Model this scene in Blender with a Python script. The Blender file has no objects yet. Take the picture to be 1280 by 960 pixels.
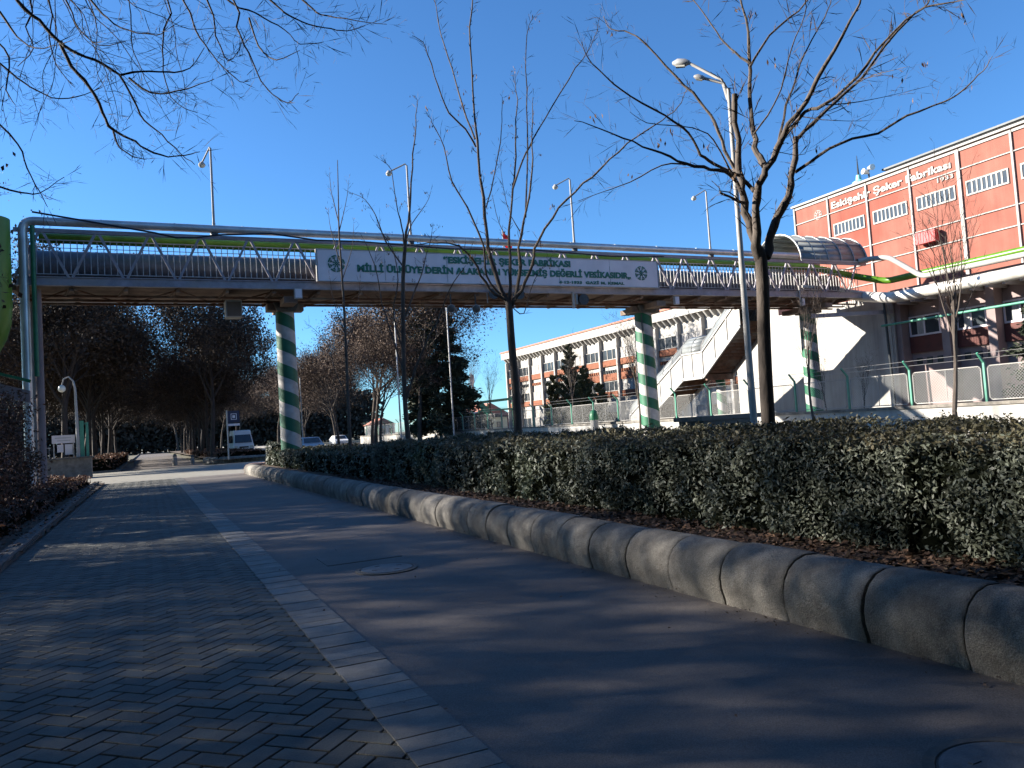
import bpy, bmesh, math, random
import numpy as np
from mathutils import Vector, Matrix, noise

SC = bpy.context.scene
COL = SC.collection
R = math.radians

# ------------------------------------------------------------------ camera
def make_camera():
    y, p, r = R(25.3), R(2.95), R(3.7)
    f = Vector((math.sin(y)*math.cos(p), math.cos(y)*math.cos(p), math.sin(p)))
    r0 = Vector((math.cos(y), -math.sin(y), 0)); u0 = r0.cross(f)
    rt = r0*math.cos(r) - u0*math.sin(r); up = u0*math.cos(r) + r0*math.sin(r)
    cd = bpy.data.cameras.new('camera'); cam = bpy.data.objects.new('camera', cd); COL.objects.link(cam)
    cd.sensor_width = 36; cd.lens = 27.28; cd.clip_end = 3000; cd.clip_start = .05
    m = Matrix(((rt.x, up.x, -f.x, 0), (rt.y, up.y, -f.y, 0), (rt.z, up.z, -f.z, 1.45), (0, 0, 0, 1)))
    cam.matrix_world = m
    SC.camera = cam
make_camera()

# ------------------------------------------------------------------ light
SUN_AZ, SUN_EL = 303.0, 22.0          # compass bearing of the sun from +Y towards +X, elevation
world = bpy.data.worlds.new('World'); SC.world = world; world.use_nodes = True
nt = world.node_tree; nt.nodes.clear()
sky = nt.nodes.new('ShaderNodeTexSky'); sky.sky_type = 'NISHITA'; sky.sun_disc = False
sky.sun_elevation = R(SUN_EL); sky.sun_rotation = R(SUN_AZ)
sky.air_density = 1.0; sky.dust_density = 0.3; sky.ozone_density = 2.0; sky.altitude = 800
bg = nt.nodes.new('ShaderNodeBackground'); bg.inputs['Strength'].default_value = 0.057
wo = nt.nodes.new('ShaderNodeOutputWorld')
tint = nt.nodes.new('ShaderNodeMix'); tint.data_type = 'RGBA'; tint.blend_type = 'MULTIPLY'; tint.inputs[0].default_value = 1; tint.inputs[7].default_value = (.47, .84, 1.2, 1)
nt.links.new(sky.outputs[0], tint.inputs[6]); nt.links.new(tint.outputs[2], bg.inputs['Color']); nt.links.new(bg.outputs[0], wo.inputs['Surface'])
sd = bpy.data.lights.new('sun', 'SUN'); sd.energy = 5.0; sd.angle = R(0.53); sd.color = (1, .93, .82)
sun = bpy.data.objects.new('sun', sd); COL.objects.link(sun)
az, el = R(SUN_AZ), R(SUN_EL)
to_sun = Vector((math.sin(az)*math.cos(el), math.cos(az)*math.cos(el), math.sin(el)))
sun.rotation_euler = to_sun.to_track_quat('Z', 'Y').to_euler()
sun.location = (-30, -10, 30)
SC.view_settings.view_transform = 'Standard'; SC.view_settings.look = 'None'
SC.view_settings.exposure = 1.78; SC.view_settings.gamma = 1; SC.view_settings.use_curve_mapping = False
SC.cycles.max_bounces = 6; SC.cycles.diffuse_bounces = 3; SC.cycles.glossy_bounces = 3; SC.cycles.transparent_max_bounces = 12

# ------------------------------------------------------------------ materials
def mat(name, c1, c2=None, scale=3.0, rough=.75, metal=0, bump=0, bscale=None, island=0, spec=.4, detail=5, trans=0, stretch=(1, 1, 1), c3=None, speck=0, streak=0):
    m = bpy.data.materials.new(name); m.use_nodes = True
    n = m.node_tree; b = n.nodes['Principled BSDF']
    b.inputs['Roughness'].default_value = rough; b.inputs['Metallic'].default_value = metal
    b.inputs['Specular IOR Level'].default_value = spec
    c2 = c2 or tuple(v*.8 for v in c1)
    tc = n.nodes.new('ShaderNodeTexCoord'); mp = n.nodes.new('ShaderNodeMapping'); mp.inputs['Scale'].default_value = stretch
    n.links.new(tc.outputs['Object'], mp.inputs['Vector'])
    no = n.nodes.new('ShaderNodeTexNoise'); no.inputs['Scale'].default_value = scale; no.inputs['Detail'].default_value = detail; no.inputs['Roughness'].default_value = .6
    n.links.new(mp.outputs[0], no.inputs['Vector'])
    cr = n.nodes.new('ShaderNodeValToRGB')
    cr.color_ramp.elements[0].position = .33; cr.color_ramp.elements[1].position = .68
    cr.color_ramp.elements[0].color = (*c2, 1); cr.color_ramp.elements[1].color = (*c1, 1)
    n.links.new(no.outputs['Fac'], cr.inputs['Fac'])
    out = cr.outputs['Color']
    if c3:   # a second, broader stain
        n2 = n.nodes.new('ShaderNodeTexNoise'); n2.inputs['Scale'].default_value = scale*.23; n2.inputs['Detail'].default_value = 3
        n.links.new(mp.outputs[0], n2.inputs['Vector'])
        r2 = n.nodes.new('ShaderNodeValToRGB'); r2.color_ramp.elements[0].position = .5; r2.color_ramp.elements[1].position = .68
        n.links.new(n2.outputs['Fac'], r2.inputs['Fac'])
        mx = n.nodes.new('ShaderNodeMix'); mx.data_type = 'RGBA'
        n.links.new(r2.outputs['Color'], mx.inputs[0]); n.links.new(out, mx.inputs[6]); mx.inputs[7].default_value = (*c3, 1)
        out = mx.outputs[2]
    for amt, sc_, st_ in ((speck, 160, (1, 1, 1)), (streak, 2.2, (1, 1, .07))):
        if not amt: continue
        m3 = n.nodes.new('ShaderNodeMapping'); m3.inputs['Scale'].default_value = st_; n.links.new(tc.outputs['Object'], m3.inputs['Vector'])
        n3 = n.nodes.new('ShaderNodeTexNoise'); n3.inputs['Scale'].default_value = sc_; n3.inputs['Detail'].default_value = 4; n3.inputs['Roughness'].default_value = .7
        n.links.new(m3.outputs[0], n3.inputs['Vector'])
        r3 = n.nodes.new('ShaderNodeMapRange'); r3.inputs['From Min'].default_value = .32; r3.inputs['From Max'].default_value = .68
        r3.inputs['To Min'].default_value = 1-amt; r3.inputs['To Max'].default_value = 1+amt*(.8 if sc_ > 9 else .12); n.links.new(n3.outputs['Fac'], r3.inputs['Value'])
        h3 = n.nodes.new('ShaderNodeHueSaturation'); n.links.new(r3.outputs[0], h3.inputs['Value']); n.links.new(out, h3.inputs['Color']); out = h3.outputs['Color']
    if island:
        g = n.nodes.new('ShaderNodeNewGeometry'); hs = n.nodes.new('ShaderNodeHueSaturation')
        ma = n.nodes.new('ShaderNodeMapRange'); ma.inputs['To Min'].default_value = 1-island; ma.inputs['To Max'].default_value = 1+island
        n.links.new(g.outputs['Random Per Island'], ma.inputs['Value']); n.links.new(ma.outputs[0], hs.inputs['Value'])
        n.links.new(out, hs.inputs['Color']); out = hs.outputs['Color']
    n.links.new(out, b.inputs['Base Color'])
    if bump:
        nb = n.nodes.new('ShaderNodeTexNoise'); nb.inputs['Scale'].default_value = bscale or scale*8; nb.inputs['Detail'].default_value = 6
        n.links.new(mp.outputs[0], nb.inputs['Vector'])
        bp = n.nodes.new('ShaderNodeBump'); bp.inputs['Strength'].default_value = bump; bp.inputs['Distance'].default_value = .01
        n.links.new(nb.outputs['Fac'], bp.inputs['Height']); n.links.new(bp.outputs[0], b.inputs['Normal'])
    if trans:
        tr = n.nodes.new('ShaderNodeBsdfTranslucent'); n.links.new(out, tr.inputs['Color'])
        ms = n.nodes.new('ShaderNodeMixShader'); ms.inputs[0].default_value = trans
        n.links.new(b.outputs[0], ms.inputs[1]); n.links.new(tr.outputs[0], ms.inputs[2])
        n.links.new(ms.outputs[0], n.nodes['Material Output'].inputs['Surface'])
    return m

M = dict(
 soil=mat('soil', (.11, .075, .05), (.05, .035, .025), 6, .95, bump=.8),
 earth=mat('far_ground', (.12, .11, .07), (.07, .065, .045), .4, .95, bump=.3),
 paver=mat('paver', (.092, .09, .074), (.05, .049, .042), 5, .62, speck=.3, bump=.5, bscale=90, island=.28, c3=(.09, .088, .075)),
 joint=mat('joint_sand', (.035, .033, .03), (.02, .02, .018), 20, .95),
 strip=mat('paver_strip', (.20, .19, .17), (.13, .122, .11), 6, .6, speck=.3, bump=.4, bscale=80, island=.2),
 concrete=mat('red_grey_concrete', (.155, .134, .12), (.115, .098, .087), 2.2, .72, speck=.5, bump=.25, bscale=70, c3=(.105, .088, .078)),
 crossing=mat('crossing_paving', (.30, .28, .235), (.22, .205, .175), 3, .6, bump=.2),
 asphalt=mat('asphalt', (.07, .07, .072), (.045, .045, .047), 5, .8, bump=.4, bscale=60),
 walk=mat('far_pavement', (.3, .28, .25), (.22, .2, .18), 3, .8),
 kerb=mat('kerb_concrete', (.30, .275, .24), (.14, .126, .11), 5, .9, speck=.55, streak=.4, bump=1.0, bscale=75, island=.12, c3=(.15, .138, .12)),
 kerb_red=mat('kerb_red', (.38, .24, .2), (.26, .17, .14), 7, .8, bump=.5),
 kerb2=mat('left_kerb_concrete', (.13, .122, .11), (.08, .075, .068), 5, .85, bump=.5),
 iron=mat('iron', (.15, .155, .16), (.09, .095, .10), 12, .5, .6, bump=.4),
 white_steel=mat('white_steel', (.36, .36, .36), (.27, .265, .26), 4, .45, 0, c3=(.42, .39, .36)),
 lav_steel=mat('grey_steel', (.30, .28, .31), (.20, .185, .205), 3, .5, .1, c3=(.3, .26, .24)),
 rail=mat('rail_steel', (.42, .42, .42), (.3, .29, .28), 5, .5, .2),
 galv=mat('galvanised', (.62, .62, .62), (.45, .45, .45), 2, .38, .5, c3=(.34, .34, .33)),
 duct=mat('duct_cladding', (.17, .165, .19), (.11, .11, .13), 2.5, .45, .35, stretch=(3, 1, 1)),
 fatpipe=mat('pipe_cladding', (.72, .70, .66), (.56, .54, .50), 3, .42, .25, c3=(.45, .42, .37)),
 greenpipe=mat('lime_green_paint', (.09, .21, .012), (.065, .155, .009), 2, .35),
 darkgreen=mat('dark_green_paint', (.02, .16, .07), (.015, .11, .05), 4, .45),
 mint=mat('mint_green_paint', (.07, .26, .18), (.05, .20, .14), 4, .5),
 rust=mat('rusty_steel', (.20, .10, .065), (.09, .05, .035), 3, .85, bump=.4, c3=(.26, .22, .19)),
 deckb=mat('deck_underside', (.28, .20, .15), (.16, .11, .085), 2, .85, bump=.3, c3=(.12, .09, .07)),
 panel=mat('sign_panel', (.66, .60, .62), (.56, .51, .53), 1.2, .5),
 textgreen=mat('sign_green', (.012, .13, .08), (.01, .11, .07), 5, .5),
 redwall=mat('brick_red_panels', (.27, .098, .07), (.22, .076, .053), .8, .85, streak=.2, bump=.2, bscale=20, c3=(.23, .04, .022)),
 whitetrim=mat('white_trim', (.36, .345, .325), (.28, .265, .245), 2, .7),
 whitewall=mat('white_render', (.45, .43, .40), (.36, .345, .32), .8, .85, streak=.3, bump=.15, bscale=30),
 mauve=mat('mauve_render', (.27, .205, .20), (.21, .16, .155), 1.1, .85, c3=(.19, .14, .13)),
 oxblood=mat('oxblood_panel', (.10, .025, .02), (.07, .02, .016), 3, .7),
 glass=mat('window_glass', (.05, .06, .07), (.03, .035, .04), .6, .08, 0, spec=.8),
 curtain=mat('window_curtain', (.45, .43, .40), (.20, .19, .19), 1.3, .6, stretch=(1, 4, 1)),
 brickband=mat('terracotta_band', (.22, .08, .042), (.17, .06, .03), 2.5, .85),
 rooftile=mat('red_roof', (.42, .18, .12), (.32, .13, .09), 3, .8),
 darkmetal=mat('dark_metal', (.04, .045, .05), (.025, .03, .033), 6, .5, .4),
 binmetal=mat('skip_metal', (.06, .065, .07), (.035, .038, .042), 4, .5, .5),
 stone=mat('stone_wall', (.24, .21, .18), (.12, .105, .09), 4, .9, bump=1, bscale=9),
 bark=mat('bark', (.11, .088, .073), (.05, .04, .034), 9, .9, bump=.9, bscale=30, stretch=(1, 1, .35)),
 bark_dark=mat('dark_bark', (.06, .045, .038), (.03, .023, .02), 6, .9, stretch=(1, 1, .35), bump=.6),
 twig=mat('twigs', (.06, .042, .033), (.035, .026, .022), 5, .85),
 twig_brown=mat('brown_twigs', (.13, .085, .06), (.07, .048, .035), .6, .85, island=.3),
 pod=mat('dry_pods', (.17, .10, .055), (.08, .05, .03), 9, .8, island=.4, trans=.25),
 leaf=mat('hedge_leaves', (.15, .16, .12), (.06, .07, .05), 2.2, .5, island=.5, spec=.35, trans=.12, c3=(.10, .125, .07)),
 leafshade=mat('hedge_inner_shade', (.008, .009, .006), (.004, .005, .003), 9, 1.0, spec=0),  # near-black: the shade deep between the leaves is put into this colour
 leaftop=mat('bronze_hedge_leaves', (.14, .115, .065), (.075, .08, .045), 2.2, .6, island=.5, trans=.12),
 shrubleaf=mat('russet_leaves', (.17, .085, .05), (.07, .04, .03), 3, .7, island=.5, trans=.15),
 dead=mat('dead_leaves', (.15, .085, .05), (.06, .035, .023), 5, .8, island=.55),
 darkleaf=mat('dark_dry_leaves', (.07, .045, .03), (.03, .022, .016), .8, .85, island=.5),
 conifer=mat('conifer_needles', (.045, .055, .03), (.022, .03, .016), 1.5, .75, island=.4),
 thuja=mat('thuja_needles', (.12, .115, .05), (.06, .07, .03), 1.5, .75, island=.4),
 farwood=mat('far_wood', (.08, .06, .045), (.04, .033, .026), .3, .95, island=.4),
 poly=mat('polycarbonate', (.22, .235, .235), (.16, .17, .17), 2, .35, 0),
 carpaint=mat('white_car_paint', (.78, .78, .78), (.72, .72, .72), 1, .25, 0),
 silverpaint=mat('silver_car_paint', (.50, .52, .55), (.45, .47, .5), 1, .28, .4),
 rubber=mat('rubber', (.02, .02, .02), (.015, .015, .015), 5, .8),
 lens=mat('lamp_glass', (.7, .68, .6), (.6, .58, .5), 4, .2),
 red=mat('red_cloth', (.65, .015, .015), (.5, .01, .01), 4, .7, trans=.2),
 redbox=mat('red_box_paint', (.50, .035, .04), (.42, .03, .03), 2, .5),
 cream=mat('cream_render', (.72, .68, .48), (.62, .58, .42), 1, .8),
 navy=mat('navy_sign', (.02, .025, .06), (.015, .02, .05), 3, .5),
 teal=mat('teal_roof_unit', (.25, .62, .60), (.2, .5, .5), 3, .5),
 navypipe=mat('dark_cable', (.012, .015, .03), (.01, .012, .02), 3, .5),
)

def stripe_mat():
    """white column with a painted green helix"""
    m = bpy.data.materials.new('striped_column'); m.use_nodes = True; n = m.node_tree; b = n.nodes['Principled BSDF']
    b.inputs['Roughness'].default_value = .6
    tc = n.nodes.new('ShaderNodeTexCoord'); sx = n.nodes.new('ShaderNodeSeparateXYZ'); n.links.new(tc.outputs['Object'], sx.inputs[0])
    at = n.nodes.new('ShaderNodeMath'); at.operation = 'ARCTAN2'; n.links.new(sx.outputs['Y'], at.inputs[0]); n.links.new(sx.outputs['X'], at.inputs[1])
    mu = n.nodes.new('ShaderNodeMath'); mu.operation = 'MULTIPLY'; n.links.new(at.outputs[0], mu.inputs[0]); mu.inputs[1].default_value = 1.06/(2*math.pi)
    ad = n.nodes.new('ShaderNodeMath'); ad.operation = 'ADD'; n.links.new(sx.outputs['Z'], ad.inputs[0]); n.links.new(mu.outputs[0], ad.inputs[1])
    dv = n.nodes.new('ShaderNodeMath'); dv.operation = 'DIVIDE'; n.links.new(ad.outputs[0], dv.inputs[0]); dv.inputs[1].default_value = 1.06
    a2 = n.nodes.new('ShaderNodeMath'); a2.operation = 'ADD'; n.links.new(dv.outputs[0], a2.inputs[0]); a2.inputs[1].default_value = .12
    fr = n.nodes.new('ShaderNodeMath'); fr.operation = 'FRACT'; n.links.new(a2.outputs[0], fr.inputs[0])
    gt = n.nodes.new('ShaderNodeMath'); gt.operation = 'GREATER_THAN'; n.links.new(fr.outputs[0], gt.inputs[0]); gt.inputs[1].default_value = .5
    no = n.nodes.new('ShaderNodeTexNoise'); no.inputs['Scale'].default_value = 3; no.inputs['Detail'].default_value = 6
    n.links.new(tc.outputs['Object'], no.inputs['Vector'])
    cw = n.nodes.new('ShaderNodeValToRGB'); cw.color_ramp.elements[0].color = (.30, .285, .27, 1); cw.color_ramp.elements[1].color = (.44, .42, .405, 1)
    cg = n.nodes.new('ShaderNodeValToRGB'); cg.color_ramp.elements[0].color = (.007, .085, .04, 1); cg.color_ramp.elements[1].color = (.01, .12, .058, 1)
    for c in (cw, cg):
        c.color_ramp.elements[0].position = .35; c.color_ramp.elements[1].position = .65; n.links.new(no.outputs['Fac'], c.inputs['Fac'])
    mx = n.nodes.new('ShaderNodeMix'); mx.data_type = 'RGBA'
    n.links.new(gt.outputs[0], mx.inputs[0]); n.links.new(cw.outputs[0], mx.inputs[6]); n.links.new(cg.outputs[0], mx.inputs[7])
    n.links.new(mx.outputs[2], b.inputs['Base Color'])
    return m
M['stripe'] = stripe_mat()

def mesh_wire_mat():
    """white chain link: diagonal wires with open holes"""
    m = bpy.data.materials.new('chain_link'); m.use_nodes = True; n = m.node_tree; b = n.nodes['Principled BSDF']
    b.inputs['Base Color'].default_value = (.27, .27, .265, 1); b.inputs['Roughness'].default_value = .5
    tc = n.nodes.new('ShaderNodeTexCoord'); sx = n.nodes.new('ShaderNodeSeparateXYZ'); n.links.new(tc.outputs['Object'], sx.inputs[0])
    outs = []
    for op in ('ADD', 'SUBTRACT'):
        a = n.nodes.new('ShaderNodeMath'); a.operation = op; n.links.new(sx.outputs['Y'], a.inputs[0]); n.links.new(sx.outputs['Z'], a.inputs[1])
        d = n.nodes.new('ShaderNodeMath'); d.operation = 'DIVIDE'; n.links.new(a.outputs[0], d.inputs[0]); d.inputs[1].default_value = .10
        f = n.nodes.new('ShaderNodeMath'); f.operation = 'FRACT'; n.links.new(d.outputs[0], f.inputs[0])
        l = n.nodes.new('ShaderNodeMath'); l.operation = 'LESS_THAN'; n.links.new(f.outputs[0], l.inputs[0]); l.inputs[1].default_value = .11
        outs.append(l)
    mxx = n.nodes.new('ShaderNodeMath'); mxx.operation = 'MAXIMUM'; n.links.new(outs[0].outputs[0], mxx.inputs[0]); n.links.new(outs[1].outputs[0], mxx.inputs[1])
    n.links.new(mxx.outputs[0], b.inputs['Alpha'])
    return m
M['chain'] = mesh_wire_mat()

# ------------------------------------------------------------------ mesh helpers
ORG = {}
class MB:
    def __init__(s): s.v = []; s.f = []; s.mi = []
    def face(s, pts, m=0):
        i = len(s.v); s.v += [tuple(p) for p in pts]; s.f.append(tuple(range(i, i+len(pts)))); s.mi.append(m)
    def box(s, x0, x1, y0, y1, z0, z1, m=0):
        i = len(s.v)
        s.v += [(x0,y0,z0),(x1,y0,z0),(x1,y1,z0),(x0,y1,z0),(x0,y0,z1),(x1,y0,z1),(x1,y1,z1),(x0,y1,z1)]
        for q in ((3,2,1,0),(4,5,6,7),(0,1,5,4),(1,2,6,5),(2,3,7,6),(3,0,4,7)):
            s.f.append(tuple(i+k for k in q)); s.mi.append(m)
        return s
    def bar(s, p, q, w, h, m=0, up=(0, 0, 1)):
        p, q = Vector(p), Vector(q); d = (q-p).normalized(); u = Vector(up)
        if abs(d.dot(u)) > .98: u = Vector((0, 1, 0))
        a = d.cross(u).normalized(); b = a.cross(d).normalized()
        i = len(s.v)
        for c in (p, q):
            for sa, sb in ((-1,-1),(1,-1),(1,1),(-1,1)): s.v.append(tuple(c+a*sa*w/2+b*sb*h/2))
        for k in ((0,1,2,3),(7,6,5,4),(4,5,1,0),(5,6,2,1),(6,7,3,2),(7,4,0,3)):
            s.f.append(tuple(i+j for j in k)); s.mi.append(m)
        return s
    def tube(s, pts, rad, n=8, cap=True, m=0):
        pts = [Vector(p) for p in pts]; k = len(pts)
        if not hasattr(rad, '__len__'): rad = [rad]*k
        i0 = len(s.v); prev = None
        for i, p in enumerate(pts):
            d = (pts[min(i+1, k-1)]-pts[max(i-1, 0)])
            d = d.normalized() if d.length > 1e-9 else Vector((0, 0, 1))
            if prev is None:
                a = d.orthogonal().normalized()
            else:
                a = prev - d*prev.dot(d)
                a = a.normalized() if a.length > 1e-6 else d.orthogonal().normalized()
            prev = a; b = d.cross(a)
            for j in range(n):
                t = 2*math.pi*j/n; s.v.append(tuple(p+(a*math.cos(t)+b*math.sin(t))*rad[i]))
        for i in range(k-1):
            for j in range(n):
                a0 = i0+i*n+j; a1 = i0+i*n+(j+1) % n; s.f.append((a0, a1, a1+n, a0+n)); s.mi.append(m)
        if cap:
            s.f.append(tuple(i0+j for j in reversed(range(n)))); s.mi.append(m)
            s.f.append(tuple(i0+(k-1)*n+j for j in range(n))); s.mi.append(m)
        return s
    def lathe(s, prof, c=(0, 0, 0), n=16, m=0):
        i0 = len(s.v); k = len(prof)
        for r, z in prof:
            for j in range(n):
                t = 2*math.pi*j/n; s.v.append((c[0]+r*math.cos(t), c[1]+r*math.sin(t), c[2]+z))
        for i in range(k-1):
            for j in range(n):
                a0 = i0+i*n+j; a1 = i0+i*n+(j+1) % n; s.f.append((a0, a1, a1+n, a0+n)); s.mi.append(m)
        s.f.append(tuple(i0+j for j in reversed(range(n)))); s.mi.append(m)
        s.f.append(tuple(i0+(k-1)*n+j for j in range(n))); s.mi.append(m)
        return s
    def extrude(s, prof, a, b, axis, m=0):
        """profile of (u, z) pairs swept along an axis: 'y' puts u on x, 'x' puts u on y"""
        i = len(s.v); n = len(prof)
        for t in (a, b):
            for u, z in prof: s.v.append((u, t, z) if axis == 'y' else (t, u, z))
        for j in range(n):
            k = (j+1) % n; s.f.append((i+j, i+k, i+n+k, i+n+j)); s.mi.append(m)
        s.f.append(tuple(i+j for j in reversed(range(n)))); s.mi.append(m)
        s.f.append(tuple(i+n+j for j in range(n))); s.mi.append(m)
        return s
    def build(s, name, mats, parent=None, org=None, smooth=False):
        if not isinstance(mats, (list, tuple)): mats = [mats]
        o0 = Vector(org) if org is not None else (ORG[parent.name] if parent else Vector((0, 0, 0)))
        me = bpy.data.meshes.new(name)
        me.from_pydata([(x-o0.x, y-o0.y, z-o0.z) for x, y, z in s.v], [], s.f)
        for m_ in mats: me.materials.append(m_)
        if len(mats) > 1: me.polygons.foreach_set('material_index', s.mi)
        if smooth: me.polygons.foreach_set('use_smooth', [True]*len(me.polygons))
        me.update()
        bm = bmesh.new(); bm.from_mesh(me); bmesh.ops.recalc_face_normals(bm, faces=bm.faces); bm.to_mesh(me); bm.free()
        if smooth:
            try: me.set_sharp_from_angle(angle=R(40))
            except Exception: pass
        return link(name, me, parent, o0)
def link(name, me, parent, o0):
    o = bpy.data.objects.new(name, me); COL.objects.link(o)
    if parent: o.parent = parent
    else: o.location = o0
    ORG[o.name] = Vector(o0)
    return o
def tag(o, label=None, cat=None, group=None, kind=None):
    if label: o['label'] = label
    if cat: o['category'] = cat
    if group: o['group'] = group
    if kind: o['kind'] = kind
    return o
def thing(name, label, cat, loc, group=None):
    o = bpy.data.objects.new(name, None); COL.objects.link(o); o.location = loc; o.empty_display_size = .2
    ORG[o.name] = Vector(loc)
    return tag(o, label, cat, group)
def copy_thing(o, loc, label, rz=None, sc=None, parent=None):
    c = o.copy(); COL.objects.link(c)
    if parent is None:
        c.location = loc; c['label'] = label
        if rz is not None: c.rotation_euler.z = rz
        if sc is not None: c.scale = (sc, sc, sc) if not hasattr(sc, '__len__') else sc
    else: c.parent = parent
    for ch in list(o.children): copy_thing(ch, None, None, parent=c)
    return c
def cards(name, P, A, B, material, parent=None, org=(0, 0, 0), fold=0.0):
    """leaf shaped quads: centre P, half axes A (length) and B (width), all N x 3 arrays"""
    o0 = ORG[parent.name] if parent else Vector(org)
    n = len(P); V = np.empty((n, 4, 3)); nn = np.cross(A, B); nn /= (np.linalg.norm(nn, axis=1, keepdims=True)+1e-9)
    L = np.linalg.norm(B, axis=1, keepdims=True)
    V[:, 0] = P-A; V[:, 1] = P+B+nn*L*fold; V[:, 2] = P+A; V[:, 3] = P-B+nn*L*fold
    V -= np.array(o0)
    me = bpy.data.meshes.new(name); me.vertices.add(n*4); me.vertices.foreach_set('co', V.reshape(-1))
    me.loops.add(n*4); me.loops.foreach_set('vertex_index', np.arange(n*4, dtype=np.int32))
    me.polygons.add(n); me.polygons.foreach_set('loop_start', np.arange(0, n*4, 4, dtype=np.int32))
    me.materials.append(material); me.update(calc_edges=True)
    return link(name, me, parent, o0)
def slivers(P0, P1, W, rs):
    """long thin triangles-as-quads for the finest twigs"""
    C = (P0+P1)/2; A = (P1-P0)/2
    rnd = rs.normal(size=P0.shape); B = np.cross(A, rnd); B /= (np.linalg.norm(B, axis=1, keepdims=True)+1e-9); B *= W[:, None]
    return C, A, B
def structure(name, mb, m, smooth=False): return tag(mb.build(name, m, smooth=smooth), kind='structure')
LIMBS_NEAR = [
  ([(6.27,6.65,1.03),(6.26,6.62,1.71),(6.26,6.59,2.25),(6.26,6.55,2.78),(6.26,6.54,3.12)], 0.105, 0.09),
  ([(6.27,6.53,3.1),(6.21,6.59,3.43),(6.17,6.63,3.76),(6.17,6.66,4.01),(6.17,6.68,4.5),(6.2,6.68,5.04)], 0.06, 0.035),
  ([(6.24,6.55,3.1),(6.18,6.47,3.56),(6.15,6.38,3.81),(6.19,6.27,4.05),(6.31,6.11,4.35),(6.47,5.93,4.68),(6.63,5.76,5.01),(6.82,5.56,5.43),(6.86,5.44,5.64)], 0.062, 0.012),
  ([(6.28,6.36,4.08),(6.28,6.45,4.23),(6.29,6.52,4.46),(6.32,6.58,4.77),(6.39,6.61,5.32),(6.44,6.65,5.8),(6.44,6.72,6.23)], 0.045, 0.013),
  ([(6.31,6.51,3.12),(6.45,6.51,3.47),(6.68,6.46,3.83),(6.79,6.48,4.16),(6.88,6.49,4.54)], 0.06, 0.035),
  ([(6.88,6.5,4.51),(7.16,6.48,4.72),(7.52,6.42,5.01),(7.89,6.36,5.33),(8.39,6.22,5.9),(8.82,6.13,6.24),(9.01,6.16,6.4)], 0.03, 0.009),
  ([(6.83,6.49,4.12),(6.93,6.33,4.21),(7.15,6.11,4.36),(7.47,5.86,4.41),(7.67,5.65,4.55),(7.97,5.4,4.64),(8.09,5.23,4.74),(8.18,5.08,4.88),(8.17,4.97,4.98)], 0.024, 0.004),
  ([(6.39,6.18,4.38),(6.49,5.96,4.58),(6.58,5.76,4.59),(6.77,5.5,4.8),(6.92,5.26,5.08),(7.09,5.01,5.29),(7.21,4.79,5.28),(7.32,4.58,5.24)], 0.025, 0.006),
  ([(6.19,6.64,3.81),(5.98,6.59,4.07),(5.68,6.58,4.09),(5.36,6.59,4.12),(5.04,6.59,4.21),(4.7,6.6,4.31),(4.34,6.63,4.41),(4.02,6.63,4.47)], 0.028, 0.004),
  ([(6.15,6.61,3.75),(6,6.59,3.78),(5.8,6.6,3.85)], 0.022, 0.014),
  ([(6.25,6.55,3.88),(6.18,6.68,4.08),(6.1,6.8,4.42),(6.06,6.9,4.78),(5.99,7.03,5.07),(5.8,7.2,5.42),(5.57,7.39,5.86),(5.44,7.54,6.06),(5.3,7.71,6.16),(5.27,7.82,6.39)], 0.03, 0.004),
  ([(6.17,6.64,4.07),(5.83,6.69,4.2),(5.64,6.68,4.29),(5.48,6.65,4.5),(5.19,6.68,4.68),(4.81,6.75,4.87),(4.53,6.77,5.06),(4.32,6.76,5.23),(4.22,6.71,5.36)], 0.022, 0.004),
  ([(5.48,6.74,4.18),(5.19,6.79,4.17),(4.82,6.89,3.98),(4.51,6.96,3.87),(4.23,7.02,3.77)], 0.012, 0.003),
  ([(6.37,6.58,5.38),(6.29,6.72,5.56),(6.22,6.85,5.78),(6.15,6.98,6.08),(6.07,7.11,6.37)], 0.018, 0.006),
  ([(6.37,6.58,5.34),(6.49,6.36,5.62),(6.68,6.11,5.81),(6.69,5.96,5.87)], 0.018, 0.007),
  ([(6.4,6.29,4.33),(6.57,6.29,4.8),(6.74,6.31,5.07),(6.94,6.3,5.46),(7.24,6.25,5.9),(7.4,6.27,6.16)], 0.018, 0.006),
  ([(6.16,6.4,4.46),(6.25,6.16,4.71),(6.24,5.98,4.9),(6.2,5.81,5.15),(6.22,5.61,5.43),(6.1,5.48,5.5)], 0.012, 0.005),
  ([(7.62,6.27,5.15),(7.33,5.73,5),(7.11,5.15,4.8)], 0.007, 0.002),
  ([(6.57,5.75,4.58),(7.03,5.7,4.65),(7.58,5.6,4.78)], 0.009, 0.002),
  ([(6.46,6.38,4.29),(6.78,6.28,4.26),(6.9,6.26,4.59)], 0.006, 0.002),
  ([(6.57,6.09,4.59),(6.76,5.84,4.47),(6.97,5.58,4.39)], 0.007, 0.002),
  ([(6.2,6.54,3.5),(5.95,6.53,3.8),(5.73,6.53,3.84)], 0.012, 0.006),
  ([(6,6.61,4.08),(5.78,6.61,4.44),(5.53,6.64,4.56),(5.03,6.78,4.62),(4.82,6.79,4.72)], 0.012, 0.003),
]
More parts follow.
